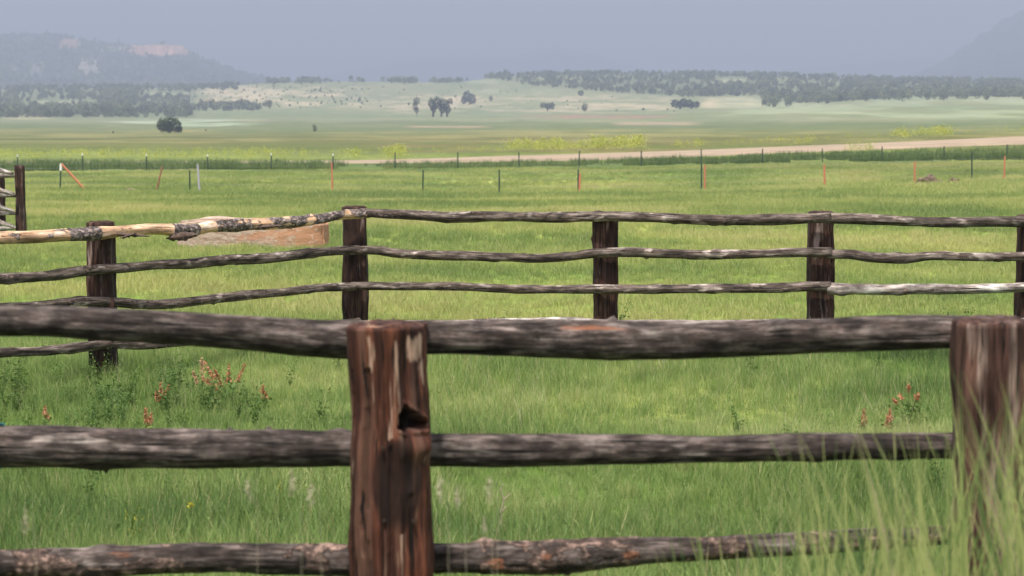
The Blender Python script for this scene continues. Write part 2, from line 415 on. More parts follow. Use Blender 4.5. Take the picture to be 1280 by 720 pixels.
# ------------------------------------------------------------------ ground sheet
def ground_colour(X, Y, Z):
    px, py = proj(X, np.maximum(Y, 1), Z)
    front = Y > 3
    px = np.where(front, px, 640); py = np.where(front, py, 700)
    w = (fbm(px / 60, py / 9, 3) - .5)
    q = py + w * 9 * np.clip((py - 90) / 100, .3, 1.3)
    # (photo row, colour) : plain list of vegetation bands, nearest last
    bands = [(85, (0.164, 0.176, 0.098)), (100, (0.205, 0.221, 0.123)), (118, (0.209, 0.226, 0.123)), (135, (0.193, 0.213, 0.115)), (144, (0.164, 0.193, 0.102)),
             (150, (0.180, 0.197, 0.115)), (154, (0.127, 0.152, 0.078)), (162, (0.123, 0.148, 0.070)), (168, (0.123, 0.135, 0.053)), (174, (0.111, 0.115, 0.041)),
             (184, (0.110, 0.128, 0.037)), (190, (0.132, 0.158, 0.044)), (196, (0.176, 0.211, 0.053)), (203, (0.114, 0.145, 0.044)), (206, (0.092, 0.128, 0.040)), (213, (0.130, 0.170, 0.050)),
             (218, (0.170, 0.240, 0.065)), (238, (0.155, 0.225, 0.055)), (250, (0.190, 0.235, 0.065)), (262, (0.190, 0.250, 0.055)), (300, (0.220, 0.275, 0.060)),
             (380, (0.170, 0.240, 0.050)), (440, (0.100, 0.170, 0.030)), (720, (0.070, 0.120, 0.022))]
    bp_ = np.array([b[0] for b in bands]); bc = np.array([b[1] for b in bands])
    C = np.stack([np.interp(q, bp_, bc[:, i]) for i in range(3)], -1)
    def blend(mask, col):
        nonlocal C
        mk = np.clip(mask, 0, 1)[:, None]; C = C * (1 - mk) + np.array(col)[None] * mk
    def box(x0, x1, y0, y1, sx=20, sy=2):
        return np.clip((px-x0)/sx, 0, 1)*np.clip((x1-px)/sx, 0, 1)*np.clip((py-y0)/sy, 0, 1)*np.clip((y1-py)/sy, 0, 1)
    nz = lambda a, b, s: fbm(px / a, py / b, s)
    st = lambda n, t: np.clip((n - t) * 9, 0, 1)
    far = np.clip((2600 - Y) / 100, 0, 1)
    # bare tan soil on the middle hill
    blend(box(235, 470, 106, 136, 30, 5) * st(nz(26, 3.5, 11), .40) * .95 * far, (.44, .375, .26))
    blend(box(440, 860, 116, 143, 40, 5) * st(nz(30, 2.2, 12), .47) * .9 * far, (.38, .325, .225))
    blend(box(560, 700, 92, 120, 30, 6) * st(nz(22, 3, 14), .46) * .7 * far, (.33, .34, .22))
    blend(box(45, 118, 126, 132, 14, 1.5), (.38, .38, .27))
    blend(box(180, 245, 116, 120, 10, 1.5), (.36, .36, .25))
    blend(box(868, 965, 121, 136, 16, 2) * .95, (.44, .37, .24))
    blend(box(895, 932, 98, 110, 8, 3), (.33, .35, .22))
    blend(box(640, 850, 143, 149, 30, 1.5) * st(nz(30, 2, 15), .40) * .75, (.30, .17, .14))
    blend(box(0, 70, 145, 150, 20, 1.5) * .7, (.36, .32, .2))
    blend(box(500, 620, 157, 160, 20, 1) * .7, (.34, .24, .18))
    blend(box(760, 880, 152, 157, 20, 1.2) * .7, (.34, .26, .19))
    blend(box(120, 330, 148, 159, 40, 2) * st(nz(60, 2, 16), .46) * .7, (.30, .36, .27))
    blend(box(880, 1400, 120, 150, 30, 4) * st(nz(80, 4, 17), .42) * .65, (.27, .31, .20))
    blend(box(450, 900, 170, 192, 60, 3) * st(nz(90, 3, 18), .38) * .9, (.14, .125, .05))
    blend(box(-300, 1600, 160, 180, 60, 3) * st(nz(110, 2, 19), .48) * .75, (.20, .19, .08))
    blend(box(60, 140, 218, 228, 20, 3) * .5, (.24, .18, .08))
    blend(box(300, 720, 236, 262, 60, 6) * st(nz(50, 4, 22), .42) * .5, (.25, .18, .09))
    blend(box(1000, 1280, 212, 236, 60, 4) * st(nz(40, 5, 20), .5) * .6, (.25, .2, .09))
    blend(box(-300, 1600, 86, 146, 30, 6) * st(nz(12, 1.6, 41), .52) * .55 * far * (Y > 1000), (.17, .20, .11))
    lbr = np.interp(px, [600, 620, 660, 740, 860, 949, 955, 1060, 1140, 1180, 1400], [90, 99, 107, 114, 121.5, 120.5, 130, 127, 121.5, 121, 123])
    blend((px > 600) * np.clip((lbr - py) / 2, 0, 1) * .6 * (Y > 1000) * (1 - box(893, 934, 97, 107, 5, 2)), (.12, .14, .075))
    blend((px < 245) * (py < 147) * .55 * (Y > 1000) * (1 - box(44, 120, 125, 133, 5, 1)) * (1 - box(178, 245, 115, 121, 5, 1)), (.12, .14, .075))
    # trodden patches, lime to straw, in the near meadow
    nm = fbm(X / 5, Y / 9, 31)
    near = np.clip((250 - np.abs(py - 310)) / 60, 0, 1) * (py > 225)
    blend(near * st(nm, .50) * .7, (.34, .34, .10))
    blend(near * st(1 - nm, .56) * .4, (.14, .19, .045))
    return C

rs = np.concatenate([[0.01], np.exp(np.linspace(math.log(1.2), math.log(9000), 640))])
th = np.concatenate([np.linspace(-math.pi, -R(24), 40, endpoint=False), np.linspace(-R(24), -R(16.5), 12, endpoint=False),
                     np.linspace(-R(16.5), R(16.5), 300, endpoint=False), np.linspace(R(16.5), R(24), 12, endpoint=False), np.linspace(R(24), math.pi, 40, endpoint=False)])
RR, TT = np.meshgrid(rs, th, indexing='ij')
GX = (RR * np.sin(TT)).ravel(); GY = (RR * np.cos(TT)).ravel()
GZ = gz(GX, GY)
nr, nth = RR.shape
me = bpy.data.meshes.new('ground')
idx = np.arange(nr * nth).reshape(nr, nth)
a = idx[:-1, :]; b = idx[1:, :]
a2 = np.roll(a, -1, 1); b2 = np.roll(b, -1, 1)
quads = np.stack([a, a2, b2, b], -1).reshape(-1, 4)
co = np.stack([GX, GY, GZ], -1)
me.vertices.add(len(co)); me.vertices.foreach_set('co', co.astype(np.float32).ravel())
me.loops.add(quads.size); me.loops.foreach_set('vertex_index', quads.ravel().astype(np.int32))
me.polygons.add(len(quads)); me.polygons.foreach_set('loop_start', np.arange(0, quads.size, 4, dtype=np.int32))
me.polygons.foreach_set('use_smooth', np.ones(len(quads), dtype=bool))
me.update(calc_edges=True); me.validate()
C = ground_colour(GX, GY, GZ)
fattr(me, 'base', np.concatenate([C, np.ones((len(C), 1))], 1), 'FLOAT_COLOR')
bm = bmesh.new(); bm.from_mesh(me); bmesh.ops.recalc_face_normals(bm, faces=bm.faces); bm.to_mesh(me); bm.free()
if me.polygons[1000].normal.z < 0: me.flip_normals()
tag(link('ground', me, M['ground']), 'green meadow running flat to the pale hills', None, None, 'structure')

# road: a raised gravel strip
V = []; Fc = []; nx = 160
Xs = np.linspace(-75, 150, nx)
for i, X in enumerate(Xs):
    wob = 1.0 * (float(fbm(np.array([X/14]), np.array([3.]), 5)[0]) - .5)
    y0, y1 = 148.3 + wob, 152.4 + wob * .6
    prof = [(y0 - .6, -.05), (y0, .10), (y0 + 1.4, .12), ((y0 + y1) / 2, .14), (y1 - 1.4, .12), (y1, .10), (y1 + .6, -.05)]
    for Y, h in prof: V.append((X, Y, float(gz(X, Y)) + h))
for i in range(nx - 1):
    for k in range(6):
        a = i*7 + k; Fc.append((a, a + 7, a + 8, a + 1))
tag(link('dirt_road', mesh_of('dirt_road', V, Fc, True), M['road']), 'pale dirt road crossing the valley', None, None, 'structure')

# ------------------------------------------------------------------ mountains
MV = []
def mountain(name, label, prof, D0, D1, y0, colf, seed, amp, nu=220, nv=60, x_lo=-400, x_hi=1700):
    pxs = np.linspace(x_lo, x_hi, nu); V = []; Cc = []
    yc = np.interp(pxs, [p[0] for p in prof], [p[1] for p in prof])
    for j in range(nv):
        t = j / (nv - 1)                     # 0 front foot, .8 crest, 1 behind
        D = D0 + (D1 - D0) * t
        for i, px in enumerate(pxs):
            if t <= .8:
                q = t / .8
                h = q ** 1.15
                y = y0 + (yc[i] - y0) * h
            else:
                y = yc[i] + (y0 - yc[i]) * ((t - .8) / .2) ** 1.5 * 1.2
            rise = max(0, (y0 - yc[i])) / 60
            n = noise.fractal(Vector((px / 45, t * 5 + seed, seed)), 1.0, 2.1, 5) * amp * min(1, rise + .05) * math.sin(min(1, t / .8) * 3.0)**.5 if t < .8 else 0
            n2 = noise.fractal(Vector((px / 14, seed, 4)), 1.0, 2.1, 4) * amp * .35 * min(1, rise) * min(1, t * 1.5)
            y -= n * .8 + n2
            p = at(px, y, D); V.append(p)
            Cc.append((*colf(px, y, n), 1))
    Fc = [(j*nu+i, j*nu+i+1, (j+1)*nu+i+1, (j+1)*nu+i) for j in range(nv-1) for i in range(nu-1)]
    me = mesh_of(name, V, Fc, True); fattr(me, 'base', Cc, 'FLOAT_COLOR')
    MV.append([(v, c, px_) for v, c, px_ in zip(V, Cc, list(pxs) * nv)][:int(nu * nv * .82)])
    return tag(link(name, me, M['mount']), label, None, None, 'structure')
def bx(px, y, x0, x1, y0, y1):
    n = noise.noise((px / 9, y / 5, 3)) * 3.5
    return x0 - n*2 < px < x1 + n*2 and y0 - n < y < y1 + n
def col_left(px, y, n):
    fine = noise.fractal(Vector((px / 5, y / 3.2, 3)), 1, 2, 3)
    k = 0; c = Vector((.42, .36, .29))
    for i, (x0, x1, y0, y1, a) in enumerate(((165, 236, 55, 69, 1.0), (75, 98, 49, 60, .7), (98, 124, 73, 92, .75), (30, 48, 44, 48, .4), (126, 160, 58, 64, .6), (8, 24, 80, 87, .4), (38, 54, 77, 94, .45), (0, 300, 100, 116, .12))):
        w = (x1 - x0) / 2; h = (y1 - y0) / 2
        q = max(abs(px - (x0 + x1) / 2) / w, abs(y - (y0 + y1) / 2) / h)
        m_ = max(0, min(1, (1.15 - q) * 3 + fine * 1.6)) * a
        if m_ > k: k = m_; c = Vector((.58, .33, .24)) if i < 2 else Vector((.45, .39, .32))
    strip = .75 + .5 * noise.noise((px / 2.2, y / 14, 5))
    g = Vector((.03, .04, .03)) * (1 + 2.5 * max(0, noise.noise((px / 7, y / 3, 8))))
    return tuple(g.lerp(c * strip, k))
mountain('mountain', 'forested mesa with pink cliff band fading in haze on the left',
         [(-400, 28), (-100, 34), (0, 42), (60, 43), (110, 50), (150, 54), (175, 55), (228, 57), (250, 72), (275, 80), (300, 90), (340, 100), (400, 112), (500, 122), (1700, 126)],
         2800, 4700, 122, col_left, 1.3, 7, 700, 160, -400, 520)
mountain('mountain', 'dark steep mountainside fading in rain at the right edge',
         [(900, 120), (1080, 108), (1140, 95), (1172, 80), (1215, 52), (1250, 28), (1280, 12), (1360, -30), (1700, -60)],
         3600, 6000, 124, lambda px, y, n: (.03, .035, .035), 5.1, 12, 300, 80, 900, 1700)
mountain('mountain', 'faint distant ridge barely showing through the rain haze',
         [(250, 120), (420, 92), (500, 76), (560, 70), (640, 72), (690, 58), (730, 66), (800, 84), (900, 96), (1000, 84), (1200, 70), (1500, 60)],
         7200, 8800, 126, lambda px, y, n: (.03, .035, .04), 8.7, 4, 200, 40, 250, 1500)

# ------------------------------------------------------------------ near fence
D1 = 6.3
def rail_pts(spec, Df):
    pts = []; rad = []
    for px, py, rp in spec:
        D = Df(px) if callable(Df) else Df
        pts.append(at(px, py, D)); rad.append(rp * D / F)
    return pts, rad
def post_mesh(cx, ytop, halfw, D, seed, origin, taper=1.05, lean=0, square=.55, disp=None, ds=.02, seg=40, zb=None, **kw):
    top = at(cx, ytop, D); r = halfw * D / F
    base = Vector((top.x + lean, D, (float(gz(top.x, D)) if zb is None else zb) - .25))
    mid = (top + base) / 2 + Vector((r * .06, 0, 0))
    return log_mesh('post', [base, mid, top - Vector((0, 0, .012))], [r * taper, r * 1.0, r * .97], seed, ds, seg, .05, .05, .004, square, disp, origin=origin, rot0=.2, **kw)

near_fence = empty('log_fence', gnd(484, D1), 'nearest log fence with thick dark round rails behind a hollowed red brown post', 'fence')
org = near_fence.location.copy()
# main post with a rotted hole in its camera side
hole = at(513, 521, D1); ztop = at(484, 402, D1).z; knob = at(520, 552, D1); stain = at(496, 600, D1)
def main_disp(s, th, p):
    v = (math.cos(th), math.sin(th))
    # the path starts at the base: X0 = towards the camera (-Y); angle 0 faces the camera
    x = p.x + math.sin(th) * .128 * XS; dz = p.z - hole.z; dx = x - hole.x
    facing = math.cos(th) > .15
    dr = 0; ro = 0
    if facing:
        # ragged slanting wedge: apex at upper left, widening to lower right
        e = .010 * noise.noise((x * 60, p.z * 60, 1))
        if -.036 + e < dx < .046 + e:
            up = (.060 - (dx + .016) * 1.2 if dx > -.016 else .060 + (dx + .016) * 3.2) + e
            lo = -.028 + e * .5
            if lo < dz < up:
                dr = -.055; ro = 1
            elif lo - .008 < dz < up + .010:
                dr = .008
        d2 = ((x - knob.x) / .045) ** 2 + ((p.z - knob.z) / .045) ** 2
        if d2 < 4 and not ro: dr += .028 * math.exp(-d2)
    q_ = ((x - stain.x) / .072) ** 2 + ((p.z - stain.z) / .15) ** 2 + .6 * noise.noise((x * 22, p.z * 9, 7))
    if facing and q_ < 1: ro = max(ro, min(.85, (1 - q_) * 2.5))
    for wx, wy0, wy1, ww, wk in ((519, 410, 452, 9, .7), (526, 440, 480, 7, .7), (466, 410, 462, 6, 1), (470, 450, 500, 3, .5), (497, 420, 560, 10, .38), (451, 520, 600, 3, .5), (462, 650, 700, 3, .6), (505, 640, 720, 6, .4), (527, 556, 580, 5, .7)):
        c0 = at(wx, wy0, D1); c1 = at(wx, wy1, D1); zc = (c0.z + c1.z) / 2; hh = (c0.z - c1.z) / 2; xw = ww * D1 / F
        q2 = ((x - c0.x) / xw) ** 2 + ((p.z - zc) / hh) ** 4 + .5 * noise.noise((x * 40, p.z * 10, wx)) * 2
        if facing and q2 < 1 and ro == 0: ro = min(ro, -wk * min(1, (1 - q2) * 1.1))
    # long drying splits
    for sx, w, z0, z1, dep in ((-.055, .006, .2, 1.3, .02), (.012, .005, .5, 1.05, .015), (-.093, .006, .3, 1.5, .018), (.075, .004, .25, .9, .014)):
        xx = (x - at(484, 402, D1).x) + .012 * noise.noise((p.z * 4, sx * 50, 0))
        if facing and abs(xx - sx) < w and z0 < p.z < z1: dr -= dep * .45; ro = max(ro, .3)
    return dr, ro
XS = 1
p0 = post_mesh(484, 402, 52, D1, 11, org, disp=main_disp, ds=.007, seg=220, square=.6)
link('post', p0, M['post_near'], near_fence)
p1 = post_mesh(1240, 396, 49, D1, 12, org, ds=.015, seg=60, square=.7, lean=.01)
link('post', p1, M['post_grey'], near_fence)['label'] = 'ridged grey brown post behind tall grass'
for cx, s_ in ((-270, 13), (1990, 14)):
    link('post', post_mesh(cx, 398, 50, D1, s_, org, ds=.03, seg=36), M['post_near'], near_fence)
DR = D1 + .15
def brk(fn):
    return lambda s, th, p: fn(proj(p.x, p.y, p.z)[0], th)
near_rails = [
 ([(-290, 398, 20), (-100, 399, 19), (0, 401, 19.5), (80, 403, 20), (150, 406, 21), (300, 414, 22.5), (380, 420, 23), (440, 424, 23), (500, 426, 21)], None, 1, DR + .02),
 ([(470, 422, 22), (540, 422.5, 22.5), (700, 424, 23.5), (860, 424, 22.5), (1000, 420.5, 22), (1120, 417, 21), (1200, 415, 20), (1245, 415, 20)], None, 2, DR - .02),
 ([(1215, 418, 20), (1400, 420, 21), (1700, 418, 21), (2010, 420, 20)], None, 3, DR + .02),
 ([(-290, 556, 25), (0, 558, 26.5), (100, 559, 26), (220, 561, 24), (330, 561, 23.5), (440, 561.5, 23), (490, 562, 22)], None, 4, DR),
 ([(478, 562, 21.5), (540, 562, 21), (640, 563, 21), (730, 562, 20), (820, 561, 18.5), (900, 561, 16.5), (1000, 560, 17.5), (1100, 558.5, 16.5), (1200, 556.5, 17), (1250, 556, 17)], None, 5, DR),
 ([(1215, 560, 20), (1500, 556, 20), (2010, 560, 20)], None, 6, DR),
 ([(-290, 706, 18), (0, 704, 17), (80, 705, 17), (140, 703, 17), (220, 698, 18), (300, 698, 18.5), (380, 700, 18.5), (440, 701, 18), (490, 702, 18)], lambda px, th: .42, 7, DR),
 ([(478, 698, 18.5), (560, 698, 18.5), (640, 697, 20), (700, 696, 20), (760, 692, 18), (830, 688, 16), (900, 685, 15), (1000, 680, 14), (1100, 673, 12.5), (1200, 668, 12), (1260, 666, 12)], lambda px, th: .62 if 600 < px < 800 else .36, 8, DR),
 ([(1220, 668, 16), (1500, 690, 17), (2010, 700, 17)], None, 9, DR)]
def gash(spots):
    def fn(s, th, p):
        px = proj(p.x, p.y, p.z)[0]; v = 0
        for x0, x1, t0, t1, k in spots:
            q = ((px - (x0 + x1) / 2) / ((x1 - x0) / 2)) ** 2 + ((math.degrees(th) - (t0 + t1) / 2) / ((t1 - t0) / 2)) ** 2 + .7 * noise.noise((px / 14, th * 4, 2))
            if q < 1: v = min(v, -k * min(1, (1 - q) * 2))
        return (0, v)
    return fn
gashes = {2: gash([(690, 790, 40, 58, .8)]), 8: gash([(612, 632, 70, 125, .9), (676, 690, 60, 90, .6), (775, 800, 65, 115, .9), (650, 662, 20, 60, .5)]), 7: gash([(140, 170, 30, 70, .4)])}
for spec, bf, s_, D in near_rails:
    pts, rad = rail_pts(spec, D)
    vis = spec[0][0] < 1200
    link('rail', log_mesh('rail', pts, rad, s_ * 1.37, .012 if vis else .04, 56 if vis else 24, .05, .04, .006, bark=brk(bf) if bf else None, disp=gashes.get(s_), origin=org, knots=2.2, stubs=1.6 if vis else 0), M['rail_near'], near_fence)
# nails heads
for px, py in ((480, 651), (517, 652), (478, 560)):
    bm = bmesh.new(); bmesh.ops.create_cone(bm, segments=10, radius1=.006, radius2=.005, depth=.012, cap_ends=True)
    me = bpy.data.meshes.new('nail'); bmesh.ops.rotate(bm, verts=bm.verts, matrix=Matrix.Rotation(R(90), 3, 'X'), cent=(0, 0, 0)); bm.to_mesh(me); bm.free()
    link('nail', me, M['nail'], near_fence, at(px, py, D1 - .131) - org)
# teal twine round the middle rail at the left edge
def ring_mesh(name, c, axis, r, t, turns=3):
    V = []; Fc = []; ax = axis.normalized(); u = Vector((0, 0, 1)); u = (u - ax*u.dot(ax)).normalized(); w = ax.cross(u)
    n = 28 * turns; m = 6
    for i in range(n + 1):
        a_ = 2*math.pi*i/28; rad = u*math.cos(a_) + w*math.sin(a_)
        cc = rad * (r + .003 * noise.noise((i*.3, 0, 0))) + ax * (i / n - .5) * t * 2.2 * turns
        for k in range(m):
            b_ = 2*math.pi*k/m; V.append(cc + rad*math.cos(b_)*t + ax*math.sin(b_)*t)
    for i in range(n):
        for k in range(m): Fc.append((i*m+k, i*m+(k+1) % m, (i+1)*m+(k+1) % m, (i+1)*m+k))
    return mesh_of(name, V, Fc, True)
tc_ = at(-2, 558, DR)
tw = link('twine', ring_mesh('twine', tc_, Vector((1, 0, 0)), 27.5 * DR / F, .005, 2), M['teal'], None, tc_)
tag(tw, 'teal twine wound round the middle rail at the left edge', 'twine')

# ------------------------------------------------------------------ middle fence
posts2 = [(-235, 296, 18, 13.5), (125.5, 276, 17.5, 15.56), (443, 257, 16, 17.9), (756.5, 265, 16.5, 16.9), (1026, 263, 16.5, 17.0), (1288, 268, 16.5, 16.5), (1600, 270, 17, 16.2)]
def D2(px):
    xs = [p[0] for p in posts2]; ds = [p[3] for p in posts2]
    return float(np.interp(px, xs, ds))
mid_fence = empty('log_fence', gnd(443, 17.9), 'middle log fence of thin grey wavy rails nailed across dark square posts', 'fence')
org2 = mid_fence.location.copy()
for k, (cx, yt, hw, D) in enumerate(posts2):
    link('post', post_mesh(cx, yt, hw, D, 20 + k * 1.7, org2, taper=1.05 if k != 4 else 1.12, ds=.03, seg=44, square=.95, lean=0), M['post_mid'], mid_fence)
OFF = .17
def off2(px): return D2(px) - OFF
peel_b = lambda px, th: (1.0 if 85 < px < 124 or 213 < px < 246 else (.58 if 268 < px < 300 or 318 < px < 470 else (.34 if px > 246 else .22 if px > 60 else .3)))
rails2 = [
 ([(-240, 312, 8.5), (-120, 305, 8.5), (0, 297.5, 8), (40, 296, 8), (90, 293.5, 7.5), (125, 291.5, 8), (160, 288, 7), (200, 286.5, 7), (232, 289, 8), (262, 284, 7), (300, 281, 7.5), (330, 279.5, 7), (365, 277.5, 7), (400, 273, 6), (430, 268.5, 5.5), (462, 266.5, 5.5)], peel_b, 'rail_peeled', 'peeled peach coloured rail with bark left in patches', 0),
 ([(452, 265.5, 5.5), (480, 267, 6), (520, 268.5, 6), (562, 272, 7), (600, 271, 6.5), (640, 270, 6), (690, 271.5, 6.5), (745, 271, 6.5), (800, 271, 6.5), (876, 275, 6.3), (940, 274.5, 6.5), (1000, 272.5, 6.5), (1038, 272, 6.5)], lambda px, th: .30 if px < 720 else .12, 'rail_mid', None, .012),
 ([(1036, 272, 6.8), (1080, 273.5, 7), (1130, 276, 6.5), (1180, 277.5, 6.5), (1240, 277, 6.3), (1295, 278, 6.5)], None, 'rail_mid', None, 0),
 ([(-240, 372, 7), (-100, 358, 7), (0, 349, 7), (60, 344, 6.5), (125, 336.5, 6.5), (180, 333, 6), (232, 329.5, 6.5), (290, 324.5, 6.5), (345, 321.5, 6.5), (400, 315, 6), (449, 312, 6)], lambda px, th: .24, 'rail_mid', None, 0),
 ([(440, 312.5, 5.5), (470, 313.5, 5.5), (505, 317.5, 6), (576, 319.5, 6), (640, 321.5, 5.5), (674, 322.5, 5.5), (716, 319.5, 5.5), (756, 316, 6), (822, 316.5, 6), (880, 318, 5.8), (935, 317, 5.8), (990, 315.5, 6), (1039, 315.5, 6)], None, 'rail_mid', None, .01),
 ([(1034, 318, 6), (1060, 318, 6.5), (1090, 322, 6.5), (1129, 323, 6.5), (1160, 320, 5.5), (1181, 320, 5.5), (1230, 321.5, 5.8), (1295, 320, 5.8)], None, 'rail_mid', None, 0),
 ([(-240, 412, 6), (-60, 390, 6), (45, 382, 5.5), (108, 377, 6.5), (150, 378, 6), (181, 380.5, 6), (224, 378.5, 6), (280, 372, 6), (344, 366, 5.5), (400, 360.5, 5), (449, 357.5, 5)], lambda px, th: .2, 'rail_mid', None, 0),
 ([(440, 358, 5), (500, 357.5, 5.3), (560, 358, 5.3), (646, 360.8, 5.3), (700, 362, 5.3), (756, 361, 5.8), (850, 361.5, 5.8), (935, 360.5, 6), (990, 359, 6), (1038, 357.5, 6)], None, 'rail_mid', None, .01),
 ([(1036, 360, 7), (1080, 361.5, 7), (1111, 362, 6.8), (1150, 361.5, 6.5), (1181, 361.5, 6.5), (1220, 361, 6), (1295, 359.5, 6)], lambda px, th: .1, 'rail_white', 'bleached pale rail with a dark edge', 0),
 ([(-240, 472, 6), (-60, 446, 6.5), (0, 441.5, 6.3), (60, 438, 6), (105, 433.5, 6), (140, 430.5, 6), (180, 431.5, 5.3), (240, 427, 5), (350, 414, 5), (449, 402, 5)], None, 'rail_mid', None, 0),
 ([(440, 405, 5), (560, 405, 5), (640, 403, 5.5), (700, 402.5, 5.8), (800, 405, 5.5), (1038, 404, 5.5)], lambda px, th: .2, 'rail_white', None, 0),
 ([(1034, 405, 5.5), (1150, 404, 5.5), (1295, 403, 5.5)], None, 'rail_mid', None, 0)]
rails2 += [([(1284, y0, 6.2), (1380, y0 + 2, 6.2), (1500, y0 + 1, 6.5), (1612, y0 + 6, 6.5)], None, 'rail_mid', None, .012) for y0 in (278, 320, 360, 404)]
for k, (spec, bf, mt, lab, fwd) in enumerate(rails2):
    pts, rad = rail_pts(spec, lambda px: off2(px) - fwd)
    o = link('rail', log_mesh('rail', pts, rad, 40 + k * 2.3, .03, 28, .09, .04, .008, bark=brk(bf) if bf else None, origin=org2, knots=2.0, stubs=1), M[mt], mid_fence)
    if lab: o['label'] = lab
    if mt == 'rail_peeled': peeled = o
# loose flakes of bark hanging from the peeled rail
def flake(name, px0, py0, px1, py1, w, D, seed):
    a_ = at(px0, py0, D); b_ = at(px1, py1, D); V = []; Fc = []
    n = 14; m = 5
    for i in range(n):
        t = i / (n - 1); c = a_.lerp(b_, t); ww = w * D / F * math.sin(math.pi * (t * .92 + .04)) * (1 + .5 * noise.noise((i * .6, seed, 0)))
        for k in range(m):
            q = k / (m - 1) - .5
            V.append(c + Vector((0, -.02 * (1 - 4*q*q) - .01, q * ww * 2 + .012 * noise.noise((i*.8, k, seed)))) - org2)
    for k2 in range(2):
        pass
    base = len(V)
    for v in list(V): V.append(v + Vector((0, .008, 0)))
    for i in range(n-1):
        for k in range(m-1):
            q = (i*m+k, i*m+k+1, (i+1)*m+k+1, (i+1)*m+k); Fc.append(q); Fc.append(tuple(x + base for x in q[::-1]))
    rim = [i*m for i in range(n)] + [(n-1)*m+k for k in range(1, m)] + [i*m+m-1 for i in range(n-2, -1, -1)] + [k for k in range(m-2, 0, -1)]
    for i in range(len(rim)):
        a2_, b2_ = rim[i], rim[(i+1) % len(rim)]; Fc.append((a2_, b2_, b2_+base, a2_+base))
    link('bark_flake', mesh_of(name, V, Fc), M['bark'], peeled)
flake('bark_flake', 138, 292, 188, 295, 2.2, 15.5, 1)
flake('bark_flake', 150, 298, 171, 291, 2.0, 15.48, 5)
flake('bark_flake', 208, 298, 248, 293, 5.5, 16.0, 2)
flake('bark_flake', 322, 284, 352, 282, 2.5, 16.7, 3)

# ------------------------------------------------------------------ far left corral fence
far_f = empty('log_fence', gnd(24, 34), 'small far log fence at the left edge, its grey pole ends against a dark post', 'fence')
org3 = far_f.location.copy()
link('post', post_mesh(24.5, 206, 6.3, 34, 71, org3, taper=1.15, ds=.06, seg=24, square=.5), M['post_mid'], far_f)
link('post', post_mesh(-1, 212, 6.5, 34.6, 72, org3, ds=.06, seg=24), M['post_mid'], far_f)
link('post', post_mesh(-130, 210, 6.5, 34.3, 73, org3, ds=.06, seg=24), M['post_mid'], far_f)
for k, (y0, y1) in enumerate(((216, 219), (241, 244), (262, 266), (281, 285))):
    pts, rad = rail_pts([(-130, y0 + 1, 3), (-20, y1 + .5, 3), (20, y1, 2.6)], 34.2)
    link('rail', log_mesh('rail', pts, rad, 80 + k, .08, 14, origin=org3), M['rail_white'], far_f)
    pts, rad = rail_pts([(-140, y0 - 20, 3.2), (-20, y0 - 8, 3.2), (3, y0 - 2, 3), (17, y1 - 1.5, 2.2)], 33.8)
    link('rail', log_mesh('rail', pts, rad, 90 + k, .08, 14, origin=org3), M['rail_white'], far_f)

# ------------------------------------------------------------------ block in the field
blk = bmesh.new()
bmesh.ops.create_cube(blk, size=1)
bmesh.ops.scale(blk, vec=(2.42, .5, .52), verts=blk.verts)
bmesh.ops.bevel(blk, geom=list(blk.edges), offset=.03, segments=2, affect='EDGES')
bmesh.ops.subdivide_edges(blk, edges=list(blk.edges), cuts=11, use_grid_fill=True)
for v in blk.verts:
    n_ = noise.noise_vector(v.co * 2.5); v.co += n_ * .03 + noise.noise_vector(v.co * 9) * .016 + noise.noise_vector(v.co * 24) * .007
    if v.co.z > 0:                      # chipped, sagging left end of the top
        v.co.z -= .07 * max(0, (-v.co.x - .75)) / .45 * (1 if v.co.x < -.75 else 0)
me = bpy.data.meshes.new('concrete_block'); blk.to_mesh(me); blk.free()
me.polygons.foreach_set('use_smooth', [True] * len(me.polygons))
bp_ = gnd(315, 32.8)
ob = link('concrete_block', me, M['block'], None, bp_ + Vector((0, 0, .22))); ob.rotation_euler = (0, R(1.6), R(-3))
tag(ob, 'low rust stained concrete block lying in the grass behind the peeled rail', 'concrete block')

# ------------------------------------------------------------------ wire fences, stakes
def stake_mesh(name, h, w, round_=False):
    bm = bmesh.new()
    if round_:
        bmesh.ops.create_cone(bm, segments=10, radius1=w, radius2=w * .9, depth=h, cap_ends=True)
        bmesh.ops.translate(bm, vec=(0, 0, h/2), verts=bm.verts)
    else:                                 # T section with studs
        for sx, sy, cy in ((w * 2, w * .35, 0), (w * .35, w * 1.4, w * .8)):
            r = bmesh.ops.create_cube(bm, size=1); vs = r['verts']
            bmesh.ops.scale(bm, vec=(sx, sy, h), verts=vs); bmesh.ops.translate(bm, vec=(0, cy, h/2), verts=vs)
        for k in range(int(h / .06)):
            r = bmesh.ops.create_cube(bm, size=1); vs = r['verts']
            bmesh.ops.scale(bm, vec=(w * .5, w * .5, .014), verts=vs); bmesh.ops.translate(bm, vec=(0, -w * .4, .1 + k*.06 if .1 + k*.06 < h else h), verts=vs)
    me = bpy.data.meshes.new(name); bm.to_mesh(me); bm.free(); return me
def hgt(px, ytop, D):      # post height so its top shows at ytop
    g_ = gnd(px, D); return at(px, ytop, D).z - g_.z
